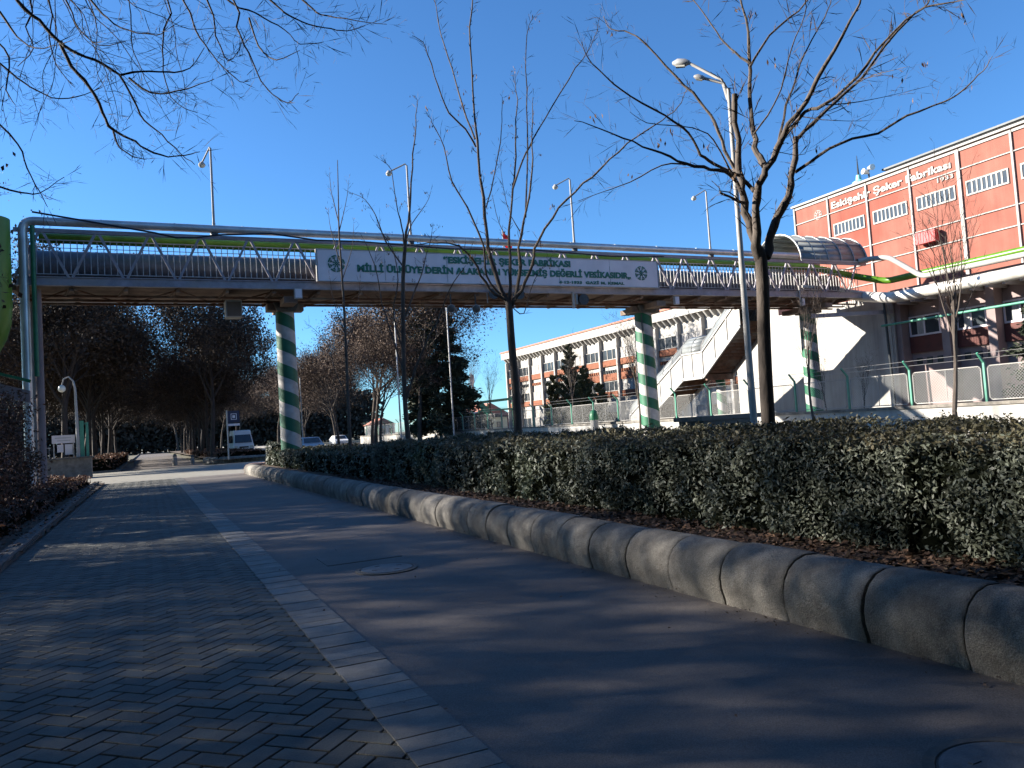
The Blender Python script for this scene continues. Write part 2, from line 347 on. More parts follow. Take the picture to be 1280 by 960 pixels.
LIMBS_SECOND = [
  ([(6.04,12.67,1.07),(6.04,12.64,1.73),(6.02,12.61,2.31),(5.99,12.58,3.03),(5.98,12.56,3.64)], 0.1, 0.085),
  ([(5.98,12.56,3.61),(5.86,12.67,4),(5.77,12.78,4.46),(5.77,12.84,4.67),(5.76,12.9,5.27),(5.72,12.93,6.46),(5.71,12.97,7.27),(5.72,12.98,8.53),(5.83,12.96,9.5)], 0.055, 0.012),
  ([(5.66,12.87,6.58),(5.45,12.84,6.89),(5.16,12.85,7.16),(4.97,12.8,7.6),(4.79,12.75,8.13),(4.68,12.68,8.32),(4.48,12.66,8.4)], 0.022, 0.006),
  ([(5.65,12.87,6.73),(5.55,13.12,7.46),(5.48,13.36,8.26),(5.4,13.6,9.04),(5.39,13.81,9.85)], 0.022, 0.008),
  ([(5.75,12.78,5.43),(5.82,12.53,5.89),(5.88,12.27,6.49),(5.85,12.07,6.93),(5.79,11.89,7.13)], 0.016, 0.005),
  ([(5.85,12.61,3.79),(5.58,12.59,4.12),(5.51,12.47,4.62),(5.23,12.43,5.3),(4.96,12.41,5.74),(4.82,12.32,6.3),(4.62,12.26,6.63),(4.54,12.17,6.73)], 0.026, 0.005),
  ([(5.9,12.59,3.7),(5.63,12.59,3.88),(5.41,12.57,4.26),(5.19,12.54,4.53),(4.97,12.53,4.65),(4.66,12.57,4.68),(4.31,12.62,4.64)], 0.032, 0.008),
  ([(5.98,12.56,3.64),(6.05,12.57,4.13),(6.09,12.6,4.72),(6.19,12.58,5.55),(6.3,12.58,6.14),(6.37,12.58,6.84),(6.43,12.6,7.45),(6.45,12.64,7.97)], 0.038, 0.006),
  ([(6.03,12.53,3.64),(6.15,12.38,4.09),(6.12,12.29,4.6),(6.24,12.12,5.23),(6.32,11.97,5.9),(6.31,11.86,6.57),(6.32,11.75,7.14)], 0.04, 0.006),
  ([(6.26,12.23,5.12),(6.34,12.12,6.38),(6.36,12.05,7.41),(6.4,11.98,8.39),(6.54,11.89,8.71)], 0.02, 0.005),
  ([(6.03,12.54,3.58),(6.14,12.33,3.84),(6.28,12.11,4.25),(6.28,11.96,4.48),(6.5,11.7,4.99),(6.82,11.39,5.38),(7.18,11.07,5.72),(7.54,10.75,6.07),(8,10.38,6.37),(8.17,10.16,6.52),(8.26,9.97,6.77)], 0.036, 0.006),
  ([(6.16,12.46,5.71),(6.38,12.42,6.25),(6.61,12.39,6.65),(6.97,12.27,7.24),(7.44,12.11,7.97),(7.67,12.08,8.25),(7.91,12.04,8.67),(8.01,12.07,8.93)], 0.022, 0.004),
  ([(6.03,12.47,4.74),(5.91,12.61,5.1),(5.86,12.72,5.66)], 0.01, 0.004),
  ([(6.04,12.53,3.54),(6.29,12.6,3.45),(6.56,12.62,4.08),(6.95,12.6,4.53)], 0.014, 0.006),
  ([(6.29,12.55,4.96),(6.18,12.8,5.51),(6.17,12.97,6.46)], 0.012, 0.003),
]
LIMBS_THIRD = [
  ([(5.95,18.91,1.1),(5.91,18.88,2.03),(5.91,18.82,3.04),(5.94,18.74,4.25),(5.98,18.66,5.35),(6.07,18.57,6.26)], 0.085, 0.06),
  ([(6.07,18.57,6.26),(6.19,18.46,7),(6.29,18.36,8.06),(6.39,18.25,9.11),(6.47,18.17,9.77)], 0.04, 0.008),
  ([(6.04,18.59,6.06),(5.95,18.44,6.58),(5.81,18.31,7.07),(5.67,18.16,7.88),(5.41,18.11,8.1)], 0.025, 0.006),
  ([(6.01,18.63,5.55),(5.67,18.92,6.29),(5.49,19.13,7.01),(5.3,19.36,7.48),(5.04,19.63,7.71)], 0.025, 0.006),
  ([(6.05,18.58,6.16),(6.29,18.62,6.71),(6.67,18.6,7.21),(6.86,18.67,7.59)], 0.02, 0.005),
  ([(5.94,18.86,2.23),(6.12,18.62,2.91),(6.36,18.36,3.58),(6.68,18.06,4.24),(6.85,17.84,4.81),(7.19,17.53,5.35)], 0.04, 0.01),
  ([(5.91,18.84,2.84),(5.71,19.01,3.88),(5.55,19.17,4.72),(5.44,19.31,5.78),(5.25,19.5,6.45)], 0.03, 0.008),
  ([(5.96,18.73,4.25),(6.32,18.7,5.06),(6.58,18.73,5.69),(6.85,18.73,6.54)], 0.03, 0.008),
  ([(5.93,18.79,3.44),(5.69,18.72,4.34),(5.79,18.48,5.21),(5.64,18.37,5.99),(5.27,18.37,6.57)], 0.025, 0.007),
]
LIMBS_FOURTH = [
  ([(6.01,25.43,0.96),(6,25.37,2.06),(6,25.3,3.37),(5.99,25.19,5.21),(5.96,25.12,6.79),(5.93,25.06,8.11),(5.95,24.98,9.29),(5.97,24.91,10.47)], 0.085, 0.014),
  ([(6,25.25,4.16),(6.4,25.16,5.47),(6.57,25.18,6.55)], 0.022, 0.005),
  ([(6,25.22,4.69),(5.74,25.45,5.78),(5.66,25.6,6.75)], 0.022, 0.005),
  ([(5.97,25.13,6.53),(6.33,25.07,7.59),(6.45,25.13,8.42)], 0.022, 0.005),
  ([(5.94,25.11,7.05),(5.73,25.32,8.16),(5.7,25.45,9)], 0.022, 0.005),
  ([(5.93,25.06,8.11),(6.19,25.05,9.05),(6.36,25.09,9.89)], 0.022, 0.005),
  ([(5.94,25.04,8.37),(5.78,25.22,9.48),(5.79,25.34,10.19)], 0.022, 0.005),
  ([(5.99,25.34,2.59),(5.65,25.56,3.67),(5.51,25.69,4.49),(4.96,26.02,5.2)], 0.022, 0.005),
]
LIMBS_OVERHANG = [
  ([(-1.19,7.44,5.84),(-0.84,7.3,5.21),(-0.69,7.23,5.03),(-0.54,7.17,4.84),(-0.4,7.1,4.73),(-0.23,7.02,4.63),(-0.1,6.96,4.53),(-0.01,6.92,4.32),(0.07,6.89,4.14),(0.2,6.83,4),(0.33,6.77,3.84),(0.43,6.72,3.74)], 0.021, 0.0035),
  ([(-0.55,7.39,4.95),(-0.47,7.36,4.73),(-0.34,7.31,4.55),(-0.25,7.28,4.33),(-0.17,7.25,4.17),(-0.05,7.19,4.08),(0.08,7.13,3.98),(0.24,7.06,3.91),(0.38,6.99,3.91),(0.49,6.94,3.93)], 0.021, 0.0035),
  ([(-0.18,7.65,4.33),(-0.15,7.48,4.13),(-0.03,7.27,3.96),(0.08,7.05,3.87)], 0.012, 0.0035),
  ([(-0.09,6.65,4.39),(0.06,6.63,4.43),(0.25,6.58,4.43),(0.41,6.55,4.47),(0.53,6.53,4.65)], 0.012, 0.0035),
  ([(-0.03,7,4.53),(0.12,6.85,4.36),(0.25,6.7,4.31),(0.42,6.54,4.31),(0.58,6.38,4.33)], 0.012, 0.0035),
  ([(-0.21,8.11,6.48),(0.33,7.88,5.73),(0.28,7.89,5.44),(0.26,7.9,5.14),(0.3,7.88,4.84),(0.39,7.82,4.68),(0.54,7.73,4.59)], 0.012, 0.0035),
  ([(-0.09,7.82,6.32),(0.45,7.58,5.6),(0.54,7.54,5.3),(0.65,7.47,5.09),(0.75,7.41,4.93),(0.89,7.33,4.77),(0.96,7.28,4.77)], 0.012, 0.0035),
  ([(0.29,7.34,6.11),(0.84,7.07,5.39),(0.85,7.02,5.12),(0.93,6.93,4.85),(1.01,6.85,4.58),(1.09,6.76,4.43),(1.19,6.66,4.33),(1.27,6.56,4.38)], 0.012, 0.0035),
  ([(0.24,7.36,6.11),(0.8,7.17,5.44),(0.97,7.13,5.36),(1.1,7.11,5.29),(1.27,7.07,5.19),(1.4,7.05,5.07),(1.61,6.99,5.09)], 0.012, 0.0035),
  ([(0.54,7.05,5.98),(1.12,6.84,5.32),(1.26,6.79,5.18),(1.43,6.74,5.1),(1.6,6.68,5.06),(1.74,6.63,5.03),(1.89,6.57,5.08)], 0.012, 0.0035),
  ([(0.8,7.15,6.1),(1.4,6.79,5.34),(1.51,6.62,5.14),(1.67,6.43,5.03),(1.96,6.17,4.9)], 0.012, 0.0035),
  ([(-1.18,8.28,5.16),(-0.96,8.18,4.92),(-0.81,8.11,4.8),(-0.62,8.02,4.7),(-0.41,7.92,4.73),(-0.26,7.84,4.78)], 0.012, 0.0035),
  ([(-0.71,7.31,5.86),(-0.3,7.05,5.18),(-0.17,6.89,4.96),(-0.02,6.72,4.8),(0.18,6.53,4.7),(0.26,6.39,4.71)], 0.012, 0.0035),
  ([(-1.22,8.49,4.65),(-1,8.37,4.37),(-0.93,8.32,4.13),(-0.83,8.25,3.89),(-0.76,8.19,3.73)], 0.012, 0.0035),
  ([(-1.24,8.31,3.96),(-0.98,8.27,3.88),(-0.83,8.28,3.89),(-0.62,8.24,4.04)], 0.012, 0.0035),
  ([(-1.09,8.1,6.28),(-0.68,8.01,5.62),(-0.69,8.1,5.32),(-0.64,8.16,5.07),(-0.5,8.17,4.89)], 0.012, 0.0035),
  ([(-1.15,7.65,5.98),(-0.78,7.55,5.36),(-0.82,7.62,5.15),(-0.78,7.65,4.98),(-0.91,7.76,4.85)], 0.012, 0.0035),
  ([(0.09,7.15,5.94),(0.61,7.01,5.32),(0.67,7.06,5.03),(0.77,7.1,4.84),(0.88,7.11,4.97)], 0.012, 0.0035),
  ([(1.01,7.41,5.43),(1.06,7.26,5.1),(1.18,7.05,4.88),(1.35,6.82,4.89)], 0.012, 0.0035),
  ([(-0.96,7.21,5.05),(-0.82,7.04,4.78),(-0.68,6.87,4.62),(-0.52,6.67,4.58)], 0.012, 0.0035),
  ([(-1,8.44,6.51),(-0.55,8.23,5.76),(-0.46,8.16,5.48),(-0.28,8.04,5.27),(-0.05,7.89,5.27)], 0.012, 0.0035),
  ([(-1.14,8.05,5.23),(-0.99,7.9,4.99),(-1.01,7.83,4.66),(-0.93,7.71,4.48)], 0.012, 0.0035),
  ([(-0.53,9.38,6.9),(-0.26,9.27,6.77),(-0,9.16,6.72),(0.25,9.07,6.53),(0.5,8.96,6.44),(0.75,8.86,6.27),(0.92,8.81,6.01),(1.1,8.74,5.9)], 0.008, 0.0028),
  ([(-1.06,9.77,7.2),(-0.95,9.8,6.92),(-0.96,9.88,6.69),(-1.01,9.97,6.51),(-1.02,10.05,6.21),(-1.1,10.16,6.05),(-1.19,10.28,5.79),(-1.24,10.37,5.56)], 0.008, 0.0028),
  ([(-0.51,8.83,6.26),(-0.42,8.81,6.11),(-0.34,8.79,5.93),(-0.21,8.75,5.79),(-0.1,8.72,5.65),(0.05,8.68,5.39),(0.24,8.61,5.18),(0.45,8.53,5.06)], 0.008, 0.0028),
  ([(-0.38,8.72,6.42),(-0.41,8.7,6.15),(-0.35,8.63,5.92),(-0.31,8.57,5.68),(-0.33,8.53,5.41),(-0.32,8.49,5.2),(-0.26,8.41,5.02),(-0.2,8.34,4.75)], 0.008, 0.0028),
  ([(-0.2,7.64,5.9),(-0.06,7.57,5.7),(-0.01,7.54,5.54),(0,7.53,5.26),(-0,7.53,5.06),(0.06,7.5,4.87),(0.12,7.47,4.68),(0.22,7.42,4.47)], 0.008, 0.0028),
  ([(0.11,9.15,7.09),(0.19,9.09,6.78),(0.3,9.01,6.48),(0.36,8.95,6.24),(0.43,8.89,5.94),(0.43,8.86,5.71),(0.49,8.81,5.39),(0.5,8.78,5.13)], 0.008, 0.0028),
  ([(-0.92,9.46,6.73),(-0.86,9.42,6.51),(-0.78,9.36,6.25),(-0.72,9.33,5.93),(-0.75,9.33,5.71),(-0.77,9.32,5.42),(-0.89,9.37,5.15),(-0.96,9.38,4.93)], 0.008, 0.0028),
  ([(-0.85,9.03,6.61),(-0.73,8.99,6.42),(-0.64,8.96,6.26),(-0.47,8.89,6.01),(-0.44,8.89,5.78),(-0.25,8.82,5.55),(-0.09,8.76,5.32),(0.1,8.69,5.11)], 0.008, 0.0028),
  ([(-0.98,9.09,6.66),(-0.86,9.04,6.48),(-0.72,9,6.23),(-0.71,9.01,5.96),(-0.73,9.04,5.66),(-0.84,9.11,5.43),(-0.85,9.13,5.25),(-0.85,9.14,5.03)], 0.008, 0.0028),
  ([(-0.75,9.48,6.61),(-0.61,9.37,6.39),(-0.46,9.24,6.16),(-0.39,9.17,5.84),(-0.29,9.07,5.57),(-0.21,8.99,5.26),(-0.16,8.93,4.92),(-0.22,8.91,4.62)], 0.008, 0.0028),
  ([(-0.21,7.7,5.75),(-0.02,7.59,5.67),(0.15,7.49,5.55),(0.3,7.4,5.55),(0.44,7.31,5.54),(0.59,7.22,5.52),(0.83,7.08,5.49),(1.03,6.97,5.46)], 0.008, 0.0028),
  ([(-0.89,9.47,6.74),(-0.76,9.44,6.55),(-0.66,9.41,6.38),(-0.56,9.4,6.14),(-0.47,9.38,5.97),(-0.32,9.33,5.83),(-0.06,9.23,5.72),(0.12,9.17,5.58)], 0.008, 0.0028),
  ([(-0.57,7.7,5.9),(-0.43,7.63,5.72),(-0.26,7.56,5.61),(-0.07,7.47,5.5),(0.04,7.42,5.38),(0.25,7.32,5.27),(0.46,7.22,5.14),(0.69,7.11,5.13)], 0.008, 0.0028),
  ([(-1.46,9.98,6.83),(-1.45,9.96,6.48),(-1.46,9.94,6.16),(-1.35,9.86,5.89),(-1.31,9.82,5.68),(-1.31,9.78,5.45),(-1.29,9.75,5.23),(-1.25,9.7,5.01)], 0.008, 0.0028),
  ([(-1.52,9.06,6.28),(-1.33,9.02,6.12),(-1.07,8.94,6.06),(-0.92,8.91,6.12),(-0.68,8.83,6.2),(-0.51,8.79,6.27),(-0.27,8.71,6.36),(-0.07,8.66,6.43)], 0.008, 0.0028),
  ([(-1.09,9.22,6.8),(-0.89,9.17,6.67),(-0.71,9.12,6.56),(-0.5,9.05,6.54),(-0.32,9,6.56),(-0.09,8.92,6.54),(0.16,8.84,6.46),(0.34,8.79,6.42)], 0.008, 0.0028),
]
SHADE = [(-8.2,2,.9),(-9,9.5,.8),(-11,25.5,.8),(-12,31.5,.8),(-12.5,38,.9),(-15,0,1.05),(-15.5,9,.9),(-13.5,21,.55),(-17,28,.9),(-18,36,.95),(-20,43,.95),(-23,8,1.1),(-24,20,.8),(-25,40,1.0),(-5.5,-4,1.0),(2,-7,1.0),(9,-5,1.0)]  # the last entries stand behind the camera, added to cut sky light
# ================================================================== THE GROUND
rnd = random.Random(7); rs = np.random.RandomState(7)
def sheet(name, x0, x1, y0, y1, z, m): 
    mb = MB(); mb.face([(x0,y0,z),(x1,y0,z),(x1,y1,z),(x0,y1,z)]); return structure(name, mb, m)
sheet('ground', -1500, 1500, -300, 2500, -.06, M['earth'])
sheet('path_bed', -2.1, 1.2, -12, 38, -.03, M['joint'])
sheet('street', 8.6, 21, -60, 400, -.02, M['asphalt'])
sheet('crossing', -14, 8.6, 38, 57.5, -.012, M['crossing'])
sheet('path_beyond', -1.9, 3.6, 57.5, 260, -.016, M['concrete'])
sheet('path_concrete', 1.3, 3.95, -12, 38, -.004, M['concrete'])
mb = MB(); mb.box(21, 25, -60, 400, -.05, .12); structure('far_pavement', mb, M['walk'])

def herringbone():
    mb = MB(); w = .125; g = .006; s = math.sqrt(.5)
    for i in range(-60, 330):
        for j in range(-330, 330):
            d = (i-j) % 4
            if d == 0: cx, cy, hx, hy = i+1, j+.5, 1, .5
            elif d == 3: cx, cy, hx, hy = i+.5, j+1, .5, 1
            else: continue
            X = (cx-cy)*w*s*1.0; Y = (cx+cy)*w*s
            if not (-2.05 < X < 1.12 and .5 < Y < 38): continue
            hx = hx*w-g; hy = hy*w-g; z = rnd.uniform(-.0015, .0015); tx = rnd.uniform(-.006, .006); ty = rnd.uniform(-.006, .006)
            top = []; bot = []
            for a, b in ((-1,-1),(1,-1),(1,1),(-1,1)):
                u, v = a*(hx-.0025), b*(hy-.0025); top.append((X+(u-v)*s, Y+(u+v)*s, z+u*tx+v*ty))
                u, v = a*hx, b*hy; bot.append((X+(u-v)*s, Y+(u+v)*s, -.03))
                
            k = len(mb.v); mid = []
            for a, b in ((-1,-1),(1,-1),(1,1),(-1,1)):
                u, v = a*hx, b*hy; mid.append((X+(u-v)*s, Y+(u+v)*s, z-.003+u*tx+v*ty))
            mb.v += top+mid+bot
            mb.f.append((k, k+1, k+2, k+3)); mb.mi.append(0)
            for a in range(4):
                b = (a+1) % 4
                mb.f.append((k+4+a, k+4+b, k+b, k+a)); mb.mi.append(0)
                mb.f.append((k+8+a, k+8+b, k+4+b, k+4+a)); mb.mi.append(0)
    structure('path_pavers', mb, M['paver'])
herringbone()
mb = MB(); y = 1.0
while y < 38:      # border strip of setts laid across
    L = .165; z = rnd.uniform(.004, .009)
    mb.box(1.0+rnd.uniform(-.003, .003), 1.33+rnd.uniform(-.003, .003), y+.004, y+L-.004, -.03, z); y += L
structure('paver_strip', mb, M['strip'])
# ---- kerbs
def round_kerb(name, segs, m, seed=1):
    r = random.Random(seed); mb = MB()
    prof = [(.0, -.05), (-.012, .03), (-.04, .12), (-.045, .2), (-.025, .28), (.02, .35), (.09, .40), (.18, .425), (.29, .42), (.39, .385), (.45, .32), (.47, -.05)]
    for (ax, ay), (bx, by), n, sgn in segs:
        A = Vector((ax, ay, 0)); B = Vector((bx, by, 0)); d = (B-A)/n; t = d.normalized(); nx = Vector((t.y, -t.x, 0))*sgn
        for k in range(n):
            mul = 1+r.uniform(-.015, .015); zz = r.uniform(-.008, .008); off = r.uniform(-.008, .008)
            p = A+d*k+t*.007; q = A+d*(k+1)-t*.007; i = len(mb.v); N = len(prof)
            rings = [(p, .014), (p+t*.008, .004), (p+t*.02, 0), (p+t*.05, 0), (q-t*.05, 0), (q-t*.02, 0), (q-t*.008, .004), (q, .014)]
            for c, ins in rings:
                for u, z in prof: mb.v.append(tuple(c+nx*((u-.22)*(1-ins*2)+.22+off)+Vector((0, 0, z*mul*(1-ins)+zz))))
            for a in range(7):
                for j in range(N-1):
                    mb.f.append((i+a*N+j, i+a*N+j+1, i+(a+1)*N+j+1, i+(a+1)*N+j)); mb.mi.append(0)
            mb.f.append(tuple(i+j for j in range(N))); mb.mi.append(0); mb.f.append(tuple(i+7*N+j for j in reversed(range(N)))); mb.mi.append(0)
    return structure(name, mb, m, smooth=True)
round_kerb('planter_kerb', [((3.88, -.42), (3.88, 36.7), 58, 1)], M['kerb'])
round_kerb('planter_end_kerb', [((3.88, 36.75), (4.25, 37.9), 2, 1), ((4.25, 37.9), (5.2, 38.2), 2, 1), ((5.2, 38.2), (8.6, 38.2), 5, 1)], M['kerb_red'], 2)
round_kerb('far_planter_kerb', [((3.9, 66), (5.0, 60), 6, -1), ((5.0, 60), (8.6, 57.6), 4, -1)], M['kerb'], 3)
mb = MB(); mb.extrude([(8.3, -.05), (8.6, -.05), (8.6, .3), (8.32, .34)], -12, 38.2, 'y'); structure('street_kerb', mb, M['kerb2'])
mb = MB(); n = 38
for k in range(n):
    y0 = 1+k*1.0-.0; x0 = -1.62-.0097*y0; x1 = -1.62-.0097*(y0+1)
    z = .11+rnd.uniform(-.004, .004)
    i = len(mb.v)
    for x, y in ((x0, y0+.006), (x1, y0+.994)): mb.v += [(x, y, -.05), (x, y, z-.02), (x-.02, y, z), (x-.2, y, z), (x-.2, y, -.05)]
    for j in range(4): mb.f.append((i+j, i+j+1, i+6+j, i+5+j)); mb.mi.append(0)
    mb.f.append((i, i+1, i+2, i+3, i+4)); mb.mi.append(0); mb.f.append((i+9, i+8, i+7, i+6, i+5)); mb.mi.append(0)
structure('left_kerb', mb, M['kerb2'])
mb = MB(); mb.box(-2.0, -1.8, 57.5, 200, -.05, .13); mb.box(-14, -2.0, 57.5, 57.7, -.05, .13); structure('far_left_kerb', mb, M['kerb2'])

def bumpy_bed(name, x0, x1, y0, y1, z, nx, ny, amp, m):
    mb = MB()
    for j in range(ny+1):
        for i in range(nx+1):
            x = x0+(x1-x0)*i/nx; y = y0+(y1-y0)*j/ny
            mb.v.append((x, y, z+amp*noise.noise((x*1.7, y*1.7, 3))+amp*.5*noise.noise((x*6, y*6, 1))))
    for j in range(ny):
        for i in range(nx):
            a = j*(nx+1)+i; mb.f.append((a, a+1, a+nx+2, a+nx+1)); mb.mi.append(0)
    structure(name, mb, m, smooth=True)
bumpy_bed('planting_bed', 4.25, 8.35, -2, 38.1, .32, 24, 220, .05, M['soil'])
bumpy_bed('left_bed', -9, -1.72, -2, 38, .06, 24, 120, .08, M['soil'])
bumpy_bed('far_bed', 4.2, 8.6, 58.2, 200, .26, 8, 80, .06, M['soil'])
bumpy_bed('factory_yard', 25.4, 60, -20, 120, .1, 20, 60, .1, M['soil'])

def leaf_litter(name, n, xr, yr, z, size, m, bias=1.0):
    P = np.empty((n, 3)); P[:, 0] = rs.uniform(*xr, n); P[:, 1] = yr[0]+(yr[1]-yr[0])*rs.uniform(0, 1, n)**bias; P[:, 2] = z+rs.uniform(0, .03, n)
    t = rs.uniform(0, 6.283, n); s = size*rs.uniform(.6, 1.4, n)
    A = np.stack([np.cos(t)*s, np.sin(t)*s, rs.uniform(-.5, .5, n)*s], 1); B = np.stack([-np.sin(t)*s*.6, np.cos(t)*s*.6, rs.uniform(-.4, .4, n)*s], 1)
    return tag(cards(name, P, A, B, m, fold=.3), kind='stuff')
leaf_litter('dead_leaves', 9000, (4.3, 4.95), (.5, 22), .345, .026, M['dead'], 1.6)
leaf_litter('fallen_leaves', 2600, (-4.5, -1.8), (8, 38), .12, .04, M['dead'], 1.3)
leaf_litter('path_litter', 90, (-1.5, 3.8), (2.2, 16), .008, .013, M['twig_brown'], 1.2)
leaf_litter('kerbside_litter', 260, (3.55, 3.86), (2.2, 30), .006, .012, M['twig_brown'], 1.3)

# ---- manhole covers
def manhole(loc, r, label):
    t = thing('manhole_cover', label, 'manhole cover', loc, 'manhole covers in the concrete path')
    mb = MB(); mb.lathe([(r, -.02), (r, .007), (r-.045, .009), (r-.05, .004)], loc, 40)
    mb.build('rim', M['kerb2'], t, smooth=False)
    mb = MB(); mb.lathe([(r-.06, -.01), (r-.06, .010), (r-.075, .013), (.02, .014)], loc, 40)
    for a in range(4):
        c, s = math.cos(a*1.571+.4), math.sin(a*1.571+.4)
        mb.box(loc[0]+c*r*.5-.025, loc[0]+c*r*.5+.025, loc[1]+s*r*.5-.01, loc[1]+s*r*.5+.01, .012, .017)
    mb.build('lid', M['iron'], t)
manhole((2.25, 8.17, 0), .33, 'round pale grey manhole lid in the middle of the concrete path')
manhole((2.95, 1.92, 0), .36, 'round manhole lid in deep shade at the near bottom corner by the kerb')
t = thing('hatch_cover', 'faint rectangular hatch outline in the concrete just beyond the grey manhole lid', 'hatch cover', (2.2, 9.2, 0))
mb = MB()
for x0, x1, y0, y1 in ((1.766, 2.634, 8.866, 8.87), (1.766, 2.634, 9.5, 9.504), (1.766, 1.77, 8.87, 9.5), (2.63, 2.634, 8.87, 9.5)): mb.box(x0, x1, y0, y1, -.01, .001)
mb.build('frame', M['kerb2'], t)
mb = MB(); mb.box(1.77, 2.63, 8.87, 9.5, -.012, .0015); mb.build('lid', M['concrete'], t)

# ================================================================== HEDGES
def hedge(name, label, x0, x1, y0, y1, z0, z1, zones, m, mtop=None, seed=1, core_in=.10, group=None, clump=.15):
    r = np.random.RandomState(seed)
    def off(x, y, z): return clump*noise.noise((x*1.3, y*1.3, z*1.6+seed))+clump*.6*noise.noise((x*3.4, y*3.4, z*3.4))
    t = thing(name, label, 'hedge', ((x0+x1)/2, (y0+y1)/2, z0), group)
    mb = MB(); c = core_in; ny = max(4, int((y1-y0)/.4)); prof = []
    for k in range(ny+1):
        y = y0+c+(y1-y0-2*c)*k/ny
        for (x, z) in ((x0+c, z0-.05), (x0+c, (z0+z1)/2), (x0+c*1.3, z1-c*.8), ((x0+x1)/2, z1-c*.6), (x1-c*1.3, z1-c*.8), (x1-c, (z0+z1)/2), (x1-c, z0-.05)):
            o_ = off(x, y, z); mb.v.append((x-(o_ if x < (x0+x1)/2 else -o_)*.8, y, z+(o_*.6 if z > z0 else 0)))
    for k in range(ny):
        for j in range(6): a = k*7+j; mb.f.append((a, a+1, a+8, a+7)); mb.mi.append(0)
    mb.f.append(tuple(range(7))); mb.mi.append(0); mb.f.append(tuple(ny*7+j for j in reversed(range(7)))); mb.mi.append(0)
    mb.build('shade_core', M['leafshade'], t)  # closed dark shell for the shade inside the hedge, no branches modelled
    Ps, Ns, Ss = [], [], []; tops = []
    for (ya, yb, dens, size) in zones:
        for face in ('front', 'top', 'back', 'end0', 'end1'):
            if face == 'front': area = (yb-ya)*(z1-z0)
            elif face == 'top': area = (yb-ya)*(x1-x0)
            elif face == 'back': area = (yb-ya)*(z1-z0)*.25
            else:
                if (face == 'end0' and ya > y0+.01) or (face == 'end1' and yb < y1-.01): continue
                area = (x1-x0)*(z1-z0)
            n = int(area*dens*(.6 if face == 'top' else 1))
            for _ in range(n):
                u, v, d = r.uniform(), r.uniform(), abs(r.normal())*.05
                y = ya+(yb-ya)*u
                if face == 'front': p = [x0, y, z0+(z1-z0)*v]; nn = (-1, 0, .15)
                elif face == 'back': p = [x1, y, z0+(z1-z0)*v]; nn = (1, 0, .15)
                elif face == 'top': p = [x0+(x1-x0)*v, y, z1]; nn = (0, 0, 1)
                elif face == 'end0': p = [x0+(x1-x0)*u, y0, z0+(z1-z0)*v]; nn = (0, -1, .2)
                else: p = [x0+(x1-x0)*u, y1, z0+(z1-z0)*v]; nn = (0, 1, .2)
                o_ = off(*p)
                hole = noise.noise((p[0]*2.2, p[1]*2.2, p[2]*2.6+9))
                if hole < -.2 and face != 'top' and r.uniform() < .8: d += .16
                if face in ('front', 'back') and v > .86: d += (v-.86)*.5
                if face == 'front' and v < .25: d += (.25-v)*.2
                if face == 'front': p[2] += r.uniform(-.02, .02)
                q = Vector(p)+Vector(nn)*(o_-d+(.05 if r.uniform() > .95 else 0))
                q.z = max(q.z, z0+.02)
                Ps.append(tuple(q)); Ns.append(nn); Ss.append(size*r.uniform(.55, 1.3)); tops.append(face == 'top')
    P = np.array(Ps); N = np.array(Ns, float); S = np.array(Ss)
    N = N+r.normal(size=N.shape)*.75; N /= np.linalg.norm(N, axis=1, keepdims=True)
    T = np.cross(N, r.normal(size=N.shape)); T /= np.linalg.norm(T, axis=1, keepdims=True); B = np.cross(N, T)
    T += N*.25
    tp = np.array(tops)
    if mtop is not None:
        cards('leaves', P[~tp], T[~tp]*S[~tp, None], B[~tp]*S[~tp, None]*.42, m, t, fold=.35)
        cards('top_leaves', P[tp], T[tp]*S[tp, None], B[tp]*S[tp, None]*.42, mtop, t, fold=.35)
    else: cards('leaves', P, T*S[:, None], B*S[:, None]*.42, m, t, fold=.35)
    return t
hedge('clipped_hedge', 'broad clipped evergreen hedge behind the rounded concrete kerb, nearest and longest', 4.82, 7.7, -.5, 18.5, .34, 1.2,
      [(-.5, 5, 3900, .021), (5, 9, 2600, .025), (9, 18.5, 1100, .036)], M['leaf'], M['leaftop'], 3, core_in=.17)
hedge('clipped_hedge', 'lower dark hedge around the foot of the striped column nearest the path', 4.75, 7.9, 18.7, 36.5, .34, .98,
      [(18.7, 36.5, 260, .055)], M['leaf'], M['leaftop'], 5)
hedge('hedge_bush', 'small sunlit green bush at the far rounded end of the planter', 5.0, 6.1, 37.0, 37.9, .34, 1.25, [(37.0, 37.9, 300, .06)], M['leaf'], None, 6, core_in=.15)
hedge('clipped_hedge', 'low brown hedge in the far planter behind the white minibus sign post', 4.6, 8.2, 61.5, 120, .3, .75, [(61.5, 120, 25, .12)], M['shrubleaf'], None, 8)
hedge('border_shrubs', 'low russet shrubs along the kerb on the left edge of the path', -5.5, -2.25, 9, 37.5, .06, .42, [(9, 20, 420, .05), (20, 37.5, 240, .06)], M['shrubleaf'], None, 9, clump=.2)
hedge('border_shrubs', 'dark low shrubs beside the left kerb beyond the sunlit crossing', -6.5, -2.3, 58.2, 110, .06, .9, [(58.2, 110, 22, .14)], M['shrubleaf'], None, 12, clump=.3)

